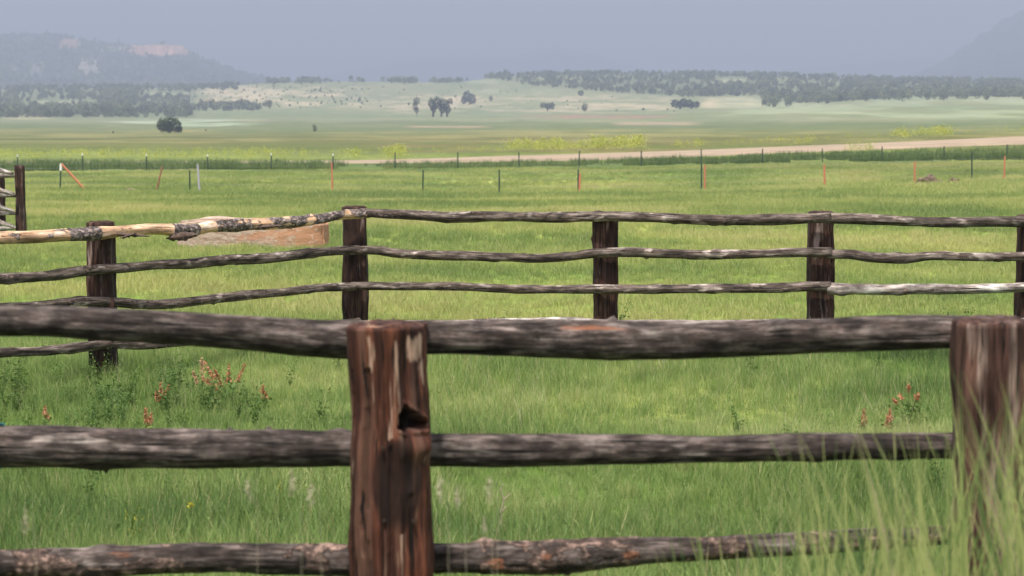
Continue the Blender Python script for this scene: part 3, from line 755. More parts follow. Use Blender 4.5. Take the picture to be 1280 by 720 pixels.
def wires(pts, zs, parent, org_, r=.004):
    V = []; Fc = []
    for z in zs:
        for i in range(len(pts) - 1):
            a_, b_ = pts[i] + Vector((0, 0, z)), pts[i+1] + Vector((0, 0, z)); n = 4
            for j in range(n):
                p, q = a_.lerp(b_, j/n), a_.lerp(b_, (j+1)/n)
                p = p - Vector((0, 0, .05 * math.sin(math.pi*j/n))); q = q - Vector((0, 0, .05 * math.sin(math.pi*(j+1)/n)))
                d = (q-p).normalized(); u = d.cross(Vector((0, 0, 1))).normalized()*r; w = Vector((0, 0, r)); k = len(V)
                for c in (p, q):
                    V += [c + u - org_, c + w - org_, c - u - org_, c - w - org_]
                for m_ in range(4): Fc.append((k+m_, k+(m_+1) % 4, k+4+(m_+1) % 4, k+4+m_))
    link('wire', mesh_of('wire', V, Fc), M['wire'], parent)

farw = empty('wire_fence', gnd(650, 116), 'far wire fence of evenly spaced green steel posts along the dirt road', 'fence')
of = farw.location.copy(); tp = []
fx = [-210, -133, -56, 21, 102, 182, 259, 338, 416, 493.5, 572, 649, 724, 802, 877, 953.5, 1029, 1103, 1181, 1260, 1338, 1416]
tpost = None
for k, px in enumerate(fx):
    D = 116 + (px - 640) * .004; g_ = gnd(px, D)
    yt = float(np.interp(px, [0, 420, 640, 960, 1280], [193, 192, 190, 186, 181])) + [0, .8, -.5, .4, -.8][k % 5]
    h = hgt(px, yt, D)
    o = link('post', stake_mesh('post', h, .034), M['steel_green'], farw, g_ - of); o.rotation_euler = (R([1, -2, 0, 1.5, -1][k % 5]), R([.5, -1.2, 1.5, -.4, 0][k % 5]), 0)
    if px < 420:
        cap = link('cap', stake_mesh('cap', .14, .034, True), M['white_cap'], o, Vector((0, 0, h - .12)))
    tp.append(g_)
wires(tp, (.25, .5, .75, .98), farw, of)

nearw = empty('wire_fence', gnd(624, 80), 'nearer wire fence of sparse thin steel posts crossing the meadow', 'fence')
on = nearw.location.copy(); tp = []
for px, yt, D, lx in ((-160, 212, 80, 0), (73, 205, 80.5, 3.5), (236, 213, 80, 0), (528, 212.5, 80, 1.5), (624, 212, 79, 0), (723, 212, 79, 0), (877.5, 205, 80.5, 0), (1216.5, 190, 82, -1), (1400, 188, 82, 0)):
    g_ = gnd(px, D); o = link('post', stake_mesh('post', hgt(px, yt, D), .03), M['steel_green'], nearw, g_ - on); o.rotation_euler = (0, R(lx), 0); tp.append(g_)
    if px == 73: link('cap', stake_mesh('cap', .28, .05, True), M['white_cap'], o, Vector((0, 0, hgt(px, yt, D) - .26))); o['label'] = 'leaning post with a white top'
wires(tp, (.3, .6, .88), nearw, on)
def stake(name, px, yb, pxt, yt, D, mat, w, label, cat, group=None, rnd=True):
    g_ = gnd(px, D); t_ = at(pxt, yt, D); d = t_ - g_
    o = link(name, stake_mesh(name, d.length, w, rnd), M[mat], None, g_); o.rotation_euler = d.to_track_quat('Z', 'Y').to_euler()
    return tag(o, label, cat, group)
GS = 'painted marker stakes along the nearer wire fence'
stake('marker_pole', 105.5, 240, 77, 205, 79.5, 'orange', .045, 'long orange pole leaning hard to the left against a white topped post', 'pole')
stake('marker_stake', 194, 240, 203, 208, 79.5, 'rust', .038, 'rusty brown stake leaning right in the left part of the meadow', 'stake', GS)
stake('plastic_post', 248, 240, 247, 205, 79.5, 'pvc', .045, 'pale lavender plastic post standing upright beside a thin dark one', 'post')
stake('marker_stake', 415, 240, 414.5, 203, 79.5, 'orange', .035, 'orange stake just above the left span of the grey rail fence', 'stake', GS)
stake('marker_stake', 724.5, 243, 725, 217, 78.6, 'orange', .04, 'short orange stake pressed against a steel post above the middle span', 'stake', GS)
stake('marker_stake', 882, 235, 881, 206, 80.2, 'orange', .04, 'orange stake paired with a thin dark steel post', 'stake', GS)
stake('marker_stake', 1032, 236, 1030.5, 206, 79.6, 'orange', .042, 'orange stake above the dark post at the right of the grey rail fence', 'stake', GS)
stake('marker_stake', 1145, 231, 1143.5, 202, 79.6, 'orange', .038, 'orange stake beside the brown soil heap', 'stake', GS)
stake('marker_stake', 1257, 224, 1256, 195, 81, 'orange', .035, 'orange stake farthest right near the meadow edge', 'stake', GS)

def heap(name, px, D, wpx, hpx, seed, label, cat, mat='soil'):
    bm = bmesh.new(); bmesh.ops.create_icosphere(bm, subdivisions=5, radius=1)
    w = wpx * D / F / 2; h = hpx * D / F
    for v in bm.verts:
        n_ = noise.fractal(v.co * 1.8 + Vector((seed, 0, 0)), 1, 2, 5)
        v.co *= 1 + .45 * n_; v.co.x *= w; v.co.y *= w * .7; v.co.z *= h
        v.co.z -= .1
    me = bpy.data.meshes.new(name); bm.to_mesh(me); bm.free()
    return tag(link(name, me, M[mat], None, gnd(px, D)), label, cat)
heap('soil_heap', 1165, 78.5, 34, 12, 1, 'brown heap of dug soil beside an orange stake', 'soil heap')
heap('soil_heap', 1193, 78.6, 18, 8, 6, 'small brown soil heap just right of the larger heap', 'soil heap')
heap('soil_heap', 155, 79.5, 38, 5, 3, 'low dark flat soil patch between leaning orange pole and rusty stake', 'soil heap')
heap('soil_heap', 208, 78, 28, 4.5, 9, 'low dark flat soil patch at the foot of the rusty stake', 'soil heap')

# ------------------------------------------------------------------ trees
def leaf_quads(V, Fc, c, size, rng):
    n = Vector((rng.gauss(0, 1), rng.gauss(0, 1), rng.gauss(0, 1) + .6)).normalized()
    u = n.orthogonal().normalized(); u.rotate(Matrix.Rotation(rng.uniform(0, 6.28), 3, n)); w = n.cross(u)
    a_, b_ = size * rng.uniform(.6, 1.2), size * rng.uniform(.35, .7); k = len(V)
    V += [c - u*a_, c + w*b_, c + u*a_, c - w*b_]; Fc.append((k, k+1, k+2, k+3))
def crown_mesh(name, lobes, nleaf, size, seed):
    rng = random.Random(seed); V = []; Fc = []
    tot = sum(l[3] * l[4] for l in lobes)
    for (x, y, z, rx, rz) in lobes:
        for _ in range(int(nleaf * rx * rz / tot)):
            d = Vector((rng.gauss(0, 1), rng.gauss(0, 1), rng.gauss(0, 1))).normalized()
            f_ = rng.uniform(.55, 1.0) + .22 * noise.noise(d * 2.3 + Vector((x, y, z)))
            p = Vector((x + d.x * rx * f_, y + d.y * rx * f_, z + d.z * rz * f_))
            if p.z < .15: p.z = .15 + rng.random() * .2
            leaf_quads(V, Fc, p, size, rng)
    return mesh_of(name, V, Fc)
def trunk_mesh(h, r, limbs, seed):
    rng = random.Random(seed); V = []; Fc = []
    def limb(a_, b_, r0, r1):
        d = (b_ - a_).normalized(); u = d.orthogonal().normalized(); w = d.cross(u); k = len(V)
        for c, rr in ((a_, r0), ((a_+b_)/2 + u * r0 * .4, (r0+r1)/2), (b_, r1)):
            for j in range(8): an = j * math.pi / 4; V.append(c + (u*math.cos(an) + w*math.sin(an)) * rr)
        for q in range(2):
            for j in range(8): Fc.append((k+q*8+j, k+q*8+(j+1) % 8, k+q*8+8+(j+1) % 8, k+q*8+8+j))
    limb(Vector((0, 0, -.3)), Vector((0, 0, h * .5)), r, r * .7)
    for tip in limbs: limb(Vector((0, 0, h * .25 + rng.random() * h * .2)), Vector(tip), r * .6, r * .15)
    return mesh_of('trunk', V, Fc, True)
def tree(name, px, ybase, wpx, hpx, lobes, label, seed, nleaf=1500, leaf=.05, cat='tree', trunks=(0,), mat='crown'):
    """lobes in unit crown space: width 1 wide, height 1 tall"""
    # depth from the ground row
    Ds = np.exp(np.linspace(math.log(150), math.log(2300), 400))
    Xs_ = (px - 640) / F * Ds * cp; ys = proj(Xs_, Ds, gz(Xs_, Ds))[1]
    D = float(Ds[np.argmin(np.abs(ys - ybase))])
    g_ = gnd(px, D); W = wpx * D / F; H = hpx * D / F
    t = empty(name, g_, label, cat)
    lb = [(x*W, random.uniform(-.12, .12)*W, z*H, rx*W, rz*H) for x, z, rx, rz in lobes]
    link('crown', crown_mesh('crown', lb, nleaf, leaf * W, seed), M[mat], t)
    for q in trunks:
        o = link('trunk', trunk_mesh(H, W * .045, [(l[0] - q*W, l[1], l[2]) for l in lb][:4], seed), M['trunk'], t, Vector((q * W, 0, 0)))
    return t
tree('broadleaf_tree', 211.5, 166, 31, 21, [(-.28, .45, .24, .42), (0, .55, .28, .45), (.25, .45, .25, .45), (-.1, .35, .3, .34), (.38, .22, .14, .22)], 'big dark rounded tree standing alone on the valley floor at the left', 1, 3200, .035)
tree('broadleaf_tree', 521, 145, 11, 24, [(0, .78, .4, .2), (-.15, .5, .35, .3), (0, .3, .25, .2)], 'slender ragged tree just left of the widest clump on the slope', 2, 700, .07, trunks=(0,))
tree('broadleaf_tree', 550, 146, 31, 26, [(-.32, .65, .17, .28), (-.1, .72, .2, .28), (.15, .62, .2, .26), (.4, .72, .14, .16), (-.25, .4, .14, .2), (.08, .36, .15, .22), (.3, .38, .16, .2)], 'wide clump of trees on several trunks below the pale hill', 3, 1800, .035, trunks=(-.28, .05, .28))
tree('broadleaf_tree', 586, 131, 20, 18, [(-.1, .6, .26, .42), (.2, .42, .26, .38), (-.3, .35, .2, .3)], 'compact round dark tree right of the wide clump and higher up', 4, 1200, .05)
tree('juniper', 613.5, 127, 6, 7, [(0, .5, .4, .5)], 'tiny lone tree right of the compact round tree', 5, 250, .1)
tree('broadleaf_tree', 684, 139, 18, 12, [(-.28, .6, .25, .3), (.1, .5, .28, .4), (.35, .55, .18, .4)], 'low spreading tree on the slope above the pink soil strip', 6, 700, .05)
tree('juniper', 731, 139, 10, 11, [(0, .5, .42, .5), (-.1, .35, .35, .35)], 'small ball shaped tree right of the low spreading tree', 7, 450, .07)
tree('juniper', 726, 120, 9, 7, [(0, .5, .42, .5)], 'small tree just under the edge of the ridge wood', 8, 300, .09)
tree('broadleaf_tree', 393, 165, 7, 10, [(0, .5, .42, .5), (.1, .35, .4, .35)], 'small sparse lone tree on the valley floor left of centre', 9, 220, .09)
tree('broadleaf_tree', 857, 136, 36, 13, [(-.35, .5, .16, .4), (-.1, .55, .18, .42), (.12, .5, .18, .4), (.35, .4, .16, .32)], 'wide low thicket left of the tan field', 10, 1300, .035, trunks=(-.2, .2))
tree('juniper', 632, 92, 9, 9, [(0, .5, .42, .5)], 'lone tree poking above the hill crest near the middle', 14, 300, .09)
tree('shrub', 141, 167, 3, 3, [(0, .5, .42, .5)], 'tiny dark shrub on the valley floor left of the big rounded tree', 11, 60, .16, 'shrub')
tree('shrub', 257, 164, 2.5, 2.5, [(0, .5, .42, .5)], 'tiny dark shrub on the valley floor right of the big rounded tree', 12, 60, .16, 'shrub')

def D_of(px, y, lo=1000, hi=2300):
    Ds = np.exp(np.linspace(math.log(lo), math.log(hi), 300)); X_ = (px - 640) / F * Ds * cp
    ys = proj(X_, Ds, gz(X_, Ds))[1]; return float(Ds[np.argmin(np.abs(ys - y))])
# dotted shrubs on the pale hill: one thing each, sharing meshes
shm = [crown_mesh('hill_shrub', [(0, 0, .9, 1.0, .95), (.3, .2, .7, .8, .8)], 170, .24, s) for s in (1, 2, 3)]
rg = random.Random(5); cnt = 0; spots = []
while cnt < 250:
    px = rg.uniform(235, 860) if rg.random() < .6 else rg.uniform(235, 460)
    y = rg.uniform(100, 140)
    if px < 470: ok = 104 < y < 134 and rg.random() < 1
    elif px < 600: ok = 100 < y < 134 and rg.random() < .7
    else: ok = 108 + (px-620) * .06 < y < 140 and rg.random() < .3
    if not ok: continue
    D = D_of(px, y) * rg.uniform(.95, 1.05)
    if any(abs(px-a_) < 3 and abs(y-b_) < 1.5 for a_, b_ in spots): continue
    spots.append((px, y)); s_ = rg.triangular(.4, 1.5, .6) * (1 if px < 480 else .8)
    o = link('hill_shrub', shm[cnt % 3], M['juniper'], None, gnd(px, D)); o.scale = (s_, s_, s_ * rg.uniform(.8, 1.1)); o.rotation_euler = (0, 0, rg.uniform(0, 6))
    tag(o, 'small dark shrub dotted on the pale open hillside', 'shrub', 'shrubs dotted on the pale hillside'); cnt += 1

# ------------------------------------------------------------------ scatter (geometry nodes) for uncountable stuff
def scatter(name, label, pts, protos, cat=None):
    """pts: (x, y, z, rx, ry, rz, scale, idx)"""
    arr = np.array(pts, dtype=np.float32)
    me = bpy.data.meshes.new(name); me.vertices.add(len(arr)); me.vertices.foreach_set('co', arr[:, :3].ravel())
    fattr(me, 'rot', arr[:, 3:6], 'FLOAT_VECTOR'); fattr(me, 'sc', arr[:, 6])
    a_ = me.attributes.new('idx', 'INT', 'POINT'); a_.data.foreach_set('value', arr[:, 7].astype(np.int32))
    o = bpy.data.objects.new(name, me); COL.objects.link(o)
    c = bpy.data.collections.new(name + '_kinds')
    for p in protos: c.objects.link(p)
    ng = bpy.data.node_groups.new(name, 'GeometryNodeTree')
    ng.interface.new_socket('Geometry', in_out='INPUT', socket_type='NodeSocketGeometry'); ng.interface.new_socket('Geometry', in_out='OUTPUT', socket_type='NodeSocketGeometry')
    gi = ng.nodes.new('NodeGroupInput'); go = ng.nodes.new('NodeGroupOutput'); ip = ng.nodes.new('GeometryNodeInstanceOnPoints')
    ci = ng.nodes.new('GeometryNodeCollectionInfo'); ci.inputs['Collection'].default_value = c; ci.inputs['Separate Children'].default_value = True; ci.inputs['Reset Children'].default_value = True
    def na(n, t):
        q = ng.nodes.new('GeometryNodeInputNamedAttribute'); q.data_type = t; q.inputs['Name'].default_value = n
        return [s for s in q.outputs if s.enabled and s.name == 'Attribute'][0]
    ng.links.new(gi.outputs[0], ip.inputs['Points']); ng.links.new(ci.outputs[0], ip.inputs['Instance'])
    ip.inputs['Pick Instance'].default_value = True
    ng.links.new(na('idx', 'INT'), ip.inputs['Instance Index']); ng.links.new(na('rot', 'FLOAT_VECTOR'), ip.inputs['Rotation']); ng.links.new(na('sc', 'FLOAT'), ip.inputs['Scale'])
    ng.links.new(ip.outputs[0], go.inputs[0])
    md = o.modifiers.new('scatter', 'NODES'); md.node_group = ng
    return tag(o, label, cat, None, 'stuff')
def proto(name, me, mat):
    me.materials.append(mat); return bpy.data.objects.new(name, me)

def blade(V, Fc, base, ang, h, w, bend, nseg=3, twist=0):
    d = Vector((math.cos(ang), math.sin(ang), 0)); side = Vector((-math.sin(ang + twist), math.cos(ang + twist), 0)); k = len(V)
    for i in range(nseg):
        t = i / nseg; c = base + d * (bend * h * t * t) + Vector((0, 0, h * (t - .25 * bend * t * t)))
        ww = w * (1 - t * .55) * .5; V += [c - side*ww, c + side*ww]
    V.append(base + d * bend * h + Vector((0, 0, h * (1 - .25 * bend))))
    for i in range(nseg - 1): Fc.append((k+2*i, k+2*i+1, k+2*i+3, k+2*i+2))
    Fc.append((k+2*nseg-2, k+2*nseg-1, k+2*nseg))
def tuft(name, n, rad, h0, h1, w, bend, seed, seeds=0):
    rng = random.Random(seed); V = []; Fc = []
    for _ in range(n):
        r = rad * math.sqrt(rng.random()); a_ = rng.uniform(0, 6.28)
        blade(V, Fc, Vector((r*math.cos(a_), r*math.sin(a_), -.02)), rng.uniform(0, 6.28), rng.uniform(h0, h1), w * rng.uniform(.7, 1.3), rng.uniform(.05, bend), 3, rng.uniform(-1, 1))
    for _ in range(seeds):
        r = rad * rng.random(); a_ = rng.uniform(0, 6.28); b_ = Vector((r*math.cos(a_), r*math.sin(a_), 0)); h = h1 * rng.uniform(1.1, 1.45); an = rng.uniform(0, 6.28)
        blade(V, Fc, b_, an, h, w * .35, .12, 3)
        tip = b_ + Vector((math.cos(an)*.12*h, math.sin(an)*.12*h, h * .95))
        for q in range(8): leaf_quads(V, Fc, tip - Vector((0, 0, q * .012)), .006, rng)
    return mesh_of(name, V, Fc)
gp = [proto('grass_tuft', tuft('grass_tuft', 34, .10, .08, .22, .0040, .6, s), M['grass']) for s in range(5)] + \
     [proto('grass_tuft_z', tuft('grass_tuft_z', 22, .10, .12, .28, .0038, .5, 50 + s, 1), M['grass']) for s in range(2)]
fp = [proto('far_tuft', tuft('far_tuft', 30, .17, .08, .22, .008, .6, 70 + s), M['grass_far']) for s in range(4)]
rg = random.Random(99); pts = []
def zone(Da, Db, dens, s0, s1, nidx, side=.16, patch=None, tilt=.18):
    out = []
    area = .5 * (Da + Db) * (Db - Da) * 2 * (640 / F + side * .5)
    n = int(area * dens)
    for _ in range(n):
        D = math.sqrt(rg.uniform(Da*Da, Db*Db)); X = rg.uniform(-1, 1) * (640 / F + side * .5) * D
        if patch and not patch(X, D): continue
        out.append([X, D, 0, rg.gauss(0, tilt), rg.gauss(0, tilt), rg.uniform(0, 6.28), rg.uniform(s0, s1), rg.randrange(nidx)])
    if out:
        a_ = np.array(out); z = gz(a_[:, 0], a_[:, 1])
        hv = fbm(a_[:, 0] / 1.1, a_[:, 1] / 1.6, 77)
        for q, zz, h in zip(out, z, hv):
            q[2] = float(zz); q[6] *= .45 + 1.1 * float(h)
            pxq = 640 + F * q[0] / q[1] / cp
            if 9.6 < q[1] < 11.6 and 560 < pxq < 960: q[6] *= .62
    return out
pts = zone(3.2, 8.6, 70, .8, 1.2, 5, .7) + zone(8.6, 12.5, 280, .65, 1.1, 7, .45) + zone(12.5, 19, 190, .5, .85, 7, .35)
for cx, yt_, hw, D in posts2:
    b_ = gnd(cx, D)
    for _ in range(46):
        an = rg.uniform(0, 6.28); r = rg.uniform(.10, .30); X, Y = b_.x + math.cos(an) * r, D + math.sin(an) * r
        pts.append([X, Y, float(gz(X, Y)), rg.gauss(0, .2), rg.gauss(0, .2), rg.uniform(0, 6.28), rg.uniform(.7, 1.15), rg.randrange(7)])
scatter('grass', 'fine green meadow grass around the log fences', pts, gp)
pts = zone(19, 34, 64, .4, .75, 4, .25) + zone(34, 60, 34, .5, .9, 4, .18) + zone(60, 112, 11, .6, 1.2, 4, .08)
scatter('meadow_grass', 'lime green meadow grass beyond the middle fence', pts, fp)

# coarse weeds: patches at the left, round the fence feet
def weed_mesh(seed, h=.34):
    rng = random.Random(seed); V = []; Fc = []
    for _ in range(7):
        an = rng.uniform(0, 6.28); hh = h * rng.uniform(.6, 1.1); tip = Vector((math.cos(an)*.12, math.sin(an)*.12, hh))
        blade(V, Fc, Vector((0, 0, 0)), an, hh, .005, .3, 3)
        for q in range(14):
            t = rng.uniform(.15, 1); c = Vector((math.cos(an)*.3*hh*t*t, math.sin(an)*.3*hh*t*t, hh*t*.95))
            leaf_quads(V, Fc, c + Vector((rng.gauss(0, .014), rng.gauss(0, .014), 0)), .017 * (1.2 - t*.6), rng)
    return mesh_of('weed', V, Fc)
wp = [proto('weed_kind', weed_mesh(s), M['weed']) for s in range(4)]
def wpatch(X, D):
    px = 640 + F * X / D / cp
    k = 0.05 if fbm(np.array([X / 1.5]), np.array([D / 2.0]), 88)[0] > .55 else .01
    if px < 230 and 12.0 < D < 14.8: k = .9
    elif px < 340 and 11 < D < 15: k = .35
    elif px > 1180 and D > 15.5: k = .35
    return rg.random() < k
pts = zone(8.6, 19, 18, .6, 1.05, 4, .16, wpatch, .1)
scatter('leafy_weeds', 'darker leafy weeds among the grass near the middle fence', pts, wp)
# pale dry stalks mixed in
dp = [proto('dry_kind', tuft('dry_kind', 6, .12, .2, .42, .0035, .5, 200 + s, 3), M['grass_dry']) for s in range(3)]
pts = zone(8.6, 17, 4.5, .4, .85, 3, .16, lambda X, D: fbm(np.array([X / 1.3]), np.array([D / 1.8]), 61)[0] > rg.uniform(.35, .7))
scatter('dry_grass', 'thin dry straw stalks scattered in the green grass', pts, dp)
# ditch weeds
rp = [proto('ditch_kind', tuft('ditch_kind', 34, .45, .3, .8, .035, .5, 300 + s), M['reed']) for s in range(4)]
pts = []
for _ in range(6500):
    px = rg.uniform(-120, 1400); D = rg.uniform(117, 138)
    dn = .85 if px < 400 else (.35 if px < 700 else (.7 if px < 900 else .85))
    if fbm(np.array([px/45]), np.array([D/8]), 9)[0] < .66 - .34*dn or rg.random() > dn: continue
    if D > 126 and rg.random() < .5: continue
    g_ = gnd(px, D); pts.append([g_.x, g_.y, g_.z, 0, 0, rg.uniform(0, 6), rg.uniform(.4, .95) * (1 if px < 430 else .85), rg.randrange(4)])
scatter('ditch_weeds', 'dark green weeds in the ditch along the far wire fence', pts, rp)
# mustard
def mustard(seed):
    rng = random.Random(seed); V = []; Fc = []
    for _ in range(90):
        r = rng.gauss(0, .4); a_ = rng.uniform(0, 6.28)
        leaf_quads(V, Fc, Vector((r*math.cos(a_), r*math.sin(a_), rng.uniform(.35, 1.0) - abs(r)*.3)), .055, rng)
    return mesh_of('mustard', V, Fc)
mp_ = [proto('mustard_kind', mustard(s), M['mustard']) for s in range(3)]
pts = []
for x0, x1, Da, Db, n, s in ((636, 705, 158, 172, 60, 1.1), (700, 735, 158, 172, 26, .8), (738, 802, 158, 172, 75, 1.15), (478, 505, 155, 163, 26, 1.1), (425, 455, 155, 163, 14, .9),
                          (20, 385, 156, 185, 210, .7), (838, 880, 156, 170, 18, .7), (960, 1020, 160, 180, 10, .7), (1120, 1190, 158, 178, 50, .9), (995, 1015, 156, 160, 8, .7), (-200, 20, 156, 185, 60, .7), (385, 635, 160, 190, 40, .5), (880, 1300, 165, 200, 50, .5), (1062, 1090, 141, 145, 12, .7)):
    for _ in range(n):
        px = rg.uniform(x0, x1); D = rg.uniform(Da, Db); g_ = gnd(px, D)
        pts.append([g_.x, g_.y, g_.z, 0, 0, rg.uniform(0, 6), s * rg.uniform(.6, 1.15), rg.randrange(3)])
scatter('yellow_wildflowers', 'yellow mustard flowers growing beyond the dirt road', pts, mp_)

# woods
def pine(seed):
    rng = random.Random(seed)
    lobes = [(rng.uniform(-.5, .5), rng.uniform(-.5, .5), rng.uniform(1.6, 4.2), rng.uniform(1.2, 2), rng.uniform(1.2, 2.0)) for _ in range(4)] + [(0, 0, 2.2, 2.0, 2.0)]
    return crown_mesh('wood_tree', lobes, 190, .5, seed)
pp = [proto('wood_tree', pine(s), M['juniper']) for s in range(5)]
pp2 = [proto('forest_tree', crown_mesh('forest_tree', [(0, 0, 2.2, 1.5, 2.4), (.4, .3, 1.4, 1.6, 1.2)], 60, .8, 60 + s), M['juniper']) for s in range(5)]
lowb = ([620, 660, 740, 860, 949, 955, 1060, 1140, 1180, 1400], [99, 107, 114, 121.5, 120.5, 130, 127, 121.5, 121, 123])
pts_l = []; pts_r = []
tries = 0
while tries < 32000:
    tries += 1
    px = rg.uniform(-330, 1600); D = math.exp(rg.uniform(math.log(1190), math.log(2330))); g_ = gnd(px, D); y = float(proj(g_.x, g_.y, g_.z)[1])
    s = rg.uniform(.42, 1.15) * 1.1
    cl = vnoise(np.array([px/16]), np.array([y/4]), 4)[0]
    ok = False
    if px < 340:
        if px < 238 and y < 147: ok = rg.random() < (.55 if cl > .36 else .12)
        elif y < 113 and px < 300: ok = rg.random() < .6
        elif 240 < px < 350 and 131 < y < 139: ok = rg.random() < (.6 if cl > .4 else .1)
        if 44 < px < 120 and 125.5 < y < 133: ok = False
        if 178 < px < 250 and 115.5 < y < 121: ok = False
    if 330 <= px < 620 and D > 2080 and D < 2330:
        ok = rg.random() < (.6 if (335 < px < 420 or 465 < px < 575) and cl > .3 else .06); s *= 1.15
    if px >= 608:
        lb = np.interp(px, *lowb)
        if y < lb: ok = rg.random() < (.62 if cl > .35 or y > lb - 4 else .16)
        if y >= lb and px > 955 and y < lb + 5: ok = rg.random() < .06
        if 893 < px < 934 and 97 < y < 106: ok = False
        if 640 < px < 850 and y < 95 + 0 and rg.random() < .35: ok = False
    if not ok: continue
    row = [g_.x, g_.y, g_.z - .3, 0, 0, rg.uniform(0, 6), s, rg.randrange(5)]
    (pts_l if px < 608 else pts_r).append(row)
scatter('woods', 'far dark woodland on the low hills at the left', pts_l, pp)
scatter('woods', 'far dark woodland covering the long ridge at the right', pts_r, pp)
for k, (nn, lab) in enumerate(((5200, 'hazy forest on the slopes of the left mesa'), (1500, 'hazy forest on the steep right mountainside'))):
    cand = [q for q in MV[k] if q[1][0] < .2 and (-60 < q[2] < 1340)]; pm = []
    for v, c, px_ in rg.sample(cand, min(nn, len(cand))):
        if noise.noise((px_ / 9, v.z / 12, 3)) < -.12: continue
        pm.append([v.x + rg.uniform(-6, 6), v.y, v.z - 1, 0, 0, rg.uniform(0, 6), rg.uniform(1.0, 2.3), rg.randrange(5)])
    scatter('forest', lab, pm, pp2)
print('woods', len(pts_l), len(pts_r))

# ------------------------------------------------------------------ foreground tall grass (blurred, right)
V = []; Fc = []; rg = random.Random(17)
def tallblade(px, D, ytip, lean, w):
    g_ = gnd(px, D); h = at(px, ytip, D).z - g_.z
    if h < .25: return
    an = 0 if lean > 0 else math.pi
    n = 7; k = len(V); d = Vector((math.cos(an + rg.uniform(-.7, .7)), math.sin(an + rg.uniform(-.7, .7)), 0)); side = Vector((1, rg.uniform(-.6, .6), 0)).normalized()
    L_ = abs(lean)
    for i in range(n):
        t = i / n; c = g_ + d * (L_ * h * t**2.2) + Vector((0, 0, h * t)); ww = w * (1 - t**2 * .8) * .5
        V.extend([c - side*ww, c + side*ww])
    V.append(g_ + d * L_ * h + Vector((0, 0, h)))
    for i in range(n-1): Fc.append((k+2*i, k+2*i+1, k+2*i+3, k+2*i+2))
    Fc.append((k+2*n-2, k+2*n-1, k+2*n))
for _ in range(330):
    u = rg.random(); px = 1345 - 330 * u ** 1.9; D = rg.uniform(3.7, 5.7)
    yt = rg.triangular(395, 720, 540) + max(0, 1230 - px) * .55
    tallblade(px, D, yt, rg.uniform(-.26, .24), rg.triangular(.003, .011, .005))
for _ in range(210):
    px = rg.uniform(860, 1230); D = rg.uniform(4.0, 5.8)
    k = (px - 860) / 370
    yt = rg.triangular(600 - 70*k, 780 - 40*k, 700 - 100*k)
    tallblade(px, D, yt, rg.uniform(-.28, .25), rg.triangular(.003, .009, .004))
for _ in range(120):
    px = rg.uniform(-200, 900); D = rg.uniform(4.6, 6); tallblade(px, D, rg.uniform(735, 860), rg.uniform(-.3, .3), rg.uniform(.004, .008))
me = mesh_of('tall_grass', V, Fc)
tag(link('tall_grass', me, M['tallgrass']), 'tall blurred grass blades in front of the nearest fence at the lower right', None, None, 'stuff')
# thin seed stalks in the near grass
V = []; Fc = []
for px, yt, D in (
                  (547, 600, 4.6), (600, 648, 4.7), (362, 590, 4.6), (305, 600, 4.8), (392, 606, 4.7), (575, 610, 4.9), (30, 640, 4.8), (610, 600, 4.6)):
    g_ = gnd(px, D); t_ = at(px + rg.uniform(-8, 8), yt, D); h = t_.z - g_.z; k = len(V)
    for i in range(6):
        t = i / 5; c = g_.lerp(t_, t) + Vector((.02 * math.sin(t * 2), 0, 0)); V += [c - Vector((.0004, 0, 0)), c + Vector((.0004, 0, 0))]
    for i in range(5): Fc.append((k+2*i, k+2*i+1, k+2*i+3, k+2*i+2))
    hl = .07
    for q in range(40):
        t = q / 40; leaf_quads(V, Fc, t_ - Vector((rg.gauss(0, .004), rg.gauss(0, .004), hl * t - .01)), .0045 * (.4 + math.sin(math.pi * t)), rg)
tag(link('seed_stalks', mesh_of('seed_stalks', V, Fc), M['grass_dry']), 'pale soft seed heads on thin stalks in the near grass', None, None, 'stuff')

# ------------------------------------------------------------------ plants one can point to
def plant(px, ytip, D, w, n, label, name, cat, matseed, headfrac, seed, lean=.25, leaves=30, group=None, seedsize=.011, dens=170, spread=1.5):
    w *= spread
    rng = random.Random(seed); g_ = gnd(px, D); H = at(px, ytip, D).z - g_.z
    t = empty(name, g_, label, cat, group); SV = []; SF = []; LV = []; LF = []; TV = []; TF = []
    for k in range(n):
        an = rng.uniform(0, 6.28); hh = H * rng.uniform(.7, 1.0) if k else H; off = w * rng.uniform(.2, 1) if k else 0
        tip = Vector((math.cos(an)*off, math.sin(an)*off, hh)); m = 8; kk = len(TV)
        for i in range(m):
            q = i/(m-1); c = Vector((tip.x*q**1.4, tip.y*q**1.4, hh*q)); TV += [c - Vector((.003, 0, 0)), c + Vector((.003, 0, 0)), c + Vector((0, .004, 0))]
        for i in range(m-1):
            for e in range(3): TF.append((kk+3*i+e, kk+3*i+(e+1) % 3, kk+3*i+3+(e+1) % 3, kk+3*i+3+e))
        for i in range(int(dens * headfrac + dens * .08)):
            q = 1 - headfrac * rng.random(); c = Vector((tip.x*q**1.4, tip.y*q**1.4, hh*q)); s_ = .009 * min(1, (1 - q) / headfrac * 1.6 + .1)
            leaf_quads(SV, SF, c + Vector((rng.gauss(0, s_), rng.gauss(0, s_), rng.gauss(0, .008))), seedsize, rng)
    for i in range(leaves):
        an = rng.uniform(0, 6.28); r = w * rng.random(); leaf_quads(LV, LF, Vector((math.cos(an)*r, math.sin(an)*r, H * rng.uniform(.05, .6))), .024, rng)
    link('flower_head', mesh_of('flower_head', SV, SF), M[matseed], t)
    link('leaves', mesh_of('leaves', LV, LF), M['weed'], t)
    link('stem', mesh_of('stem', TV, TF), M['weed'], t)
    return t
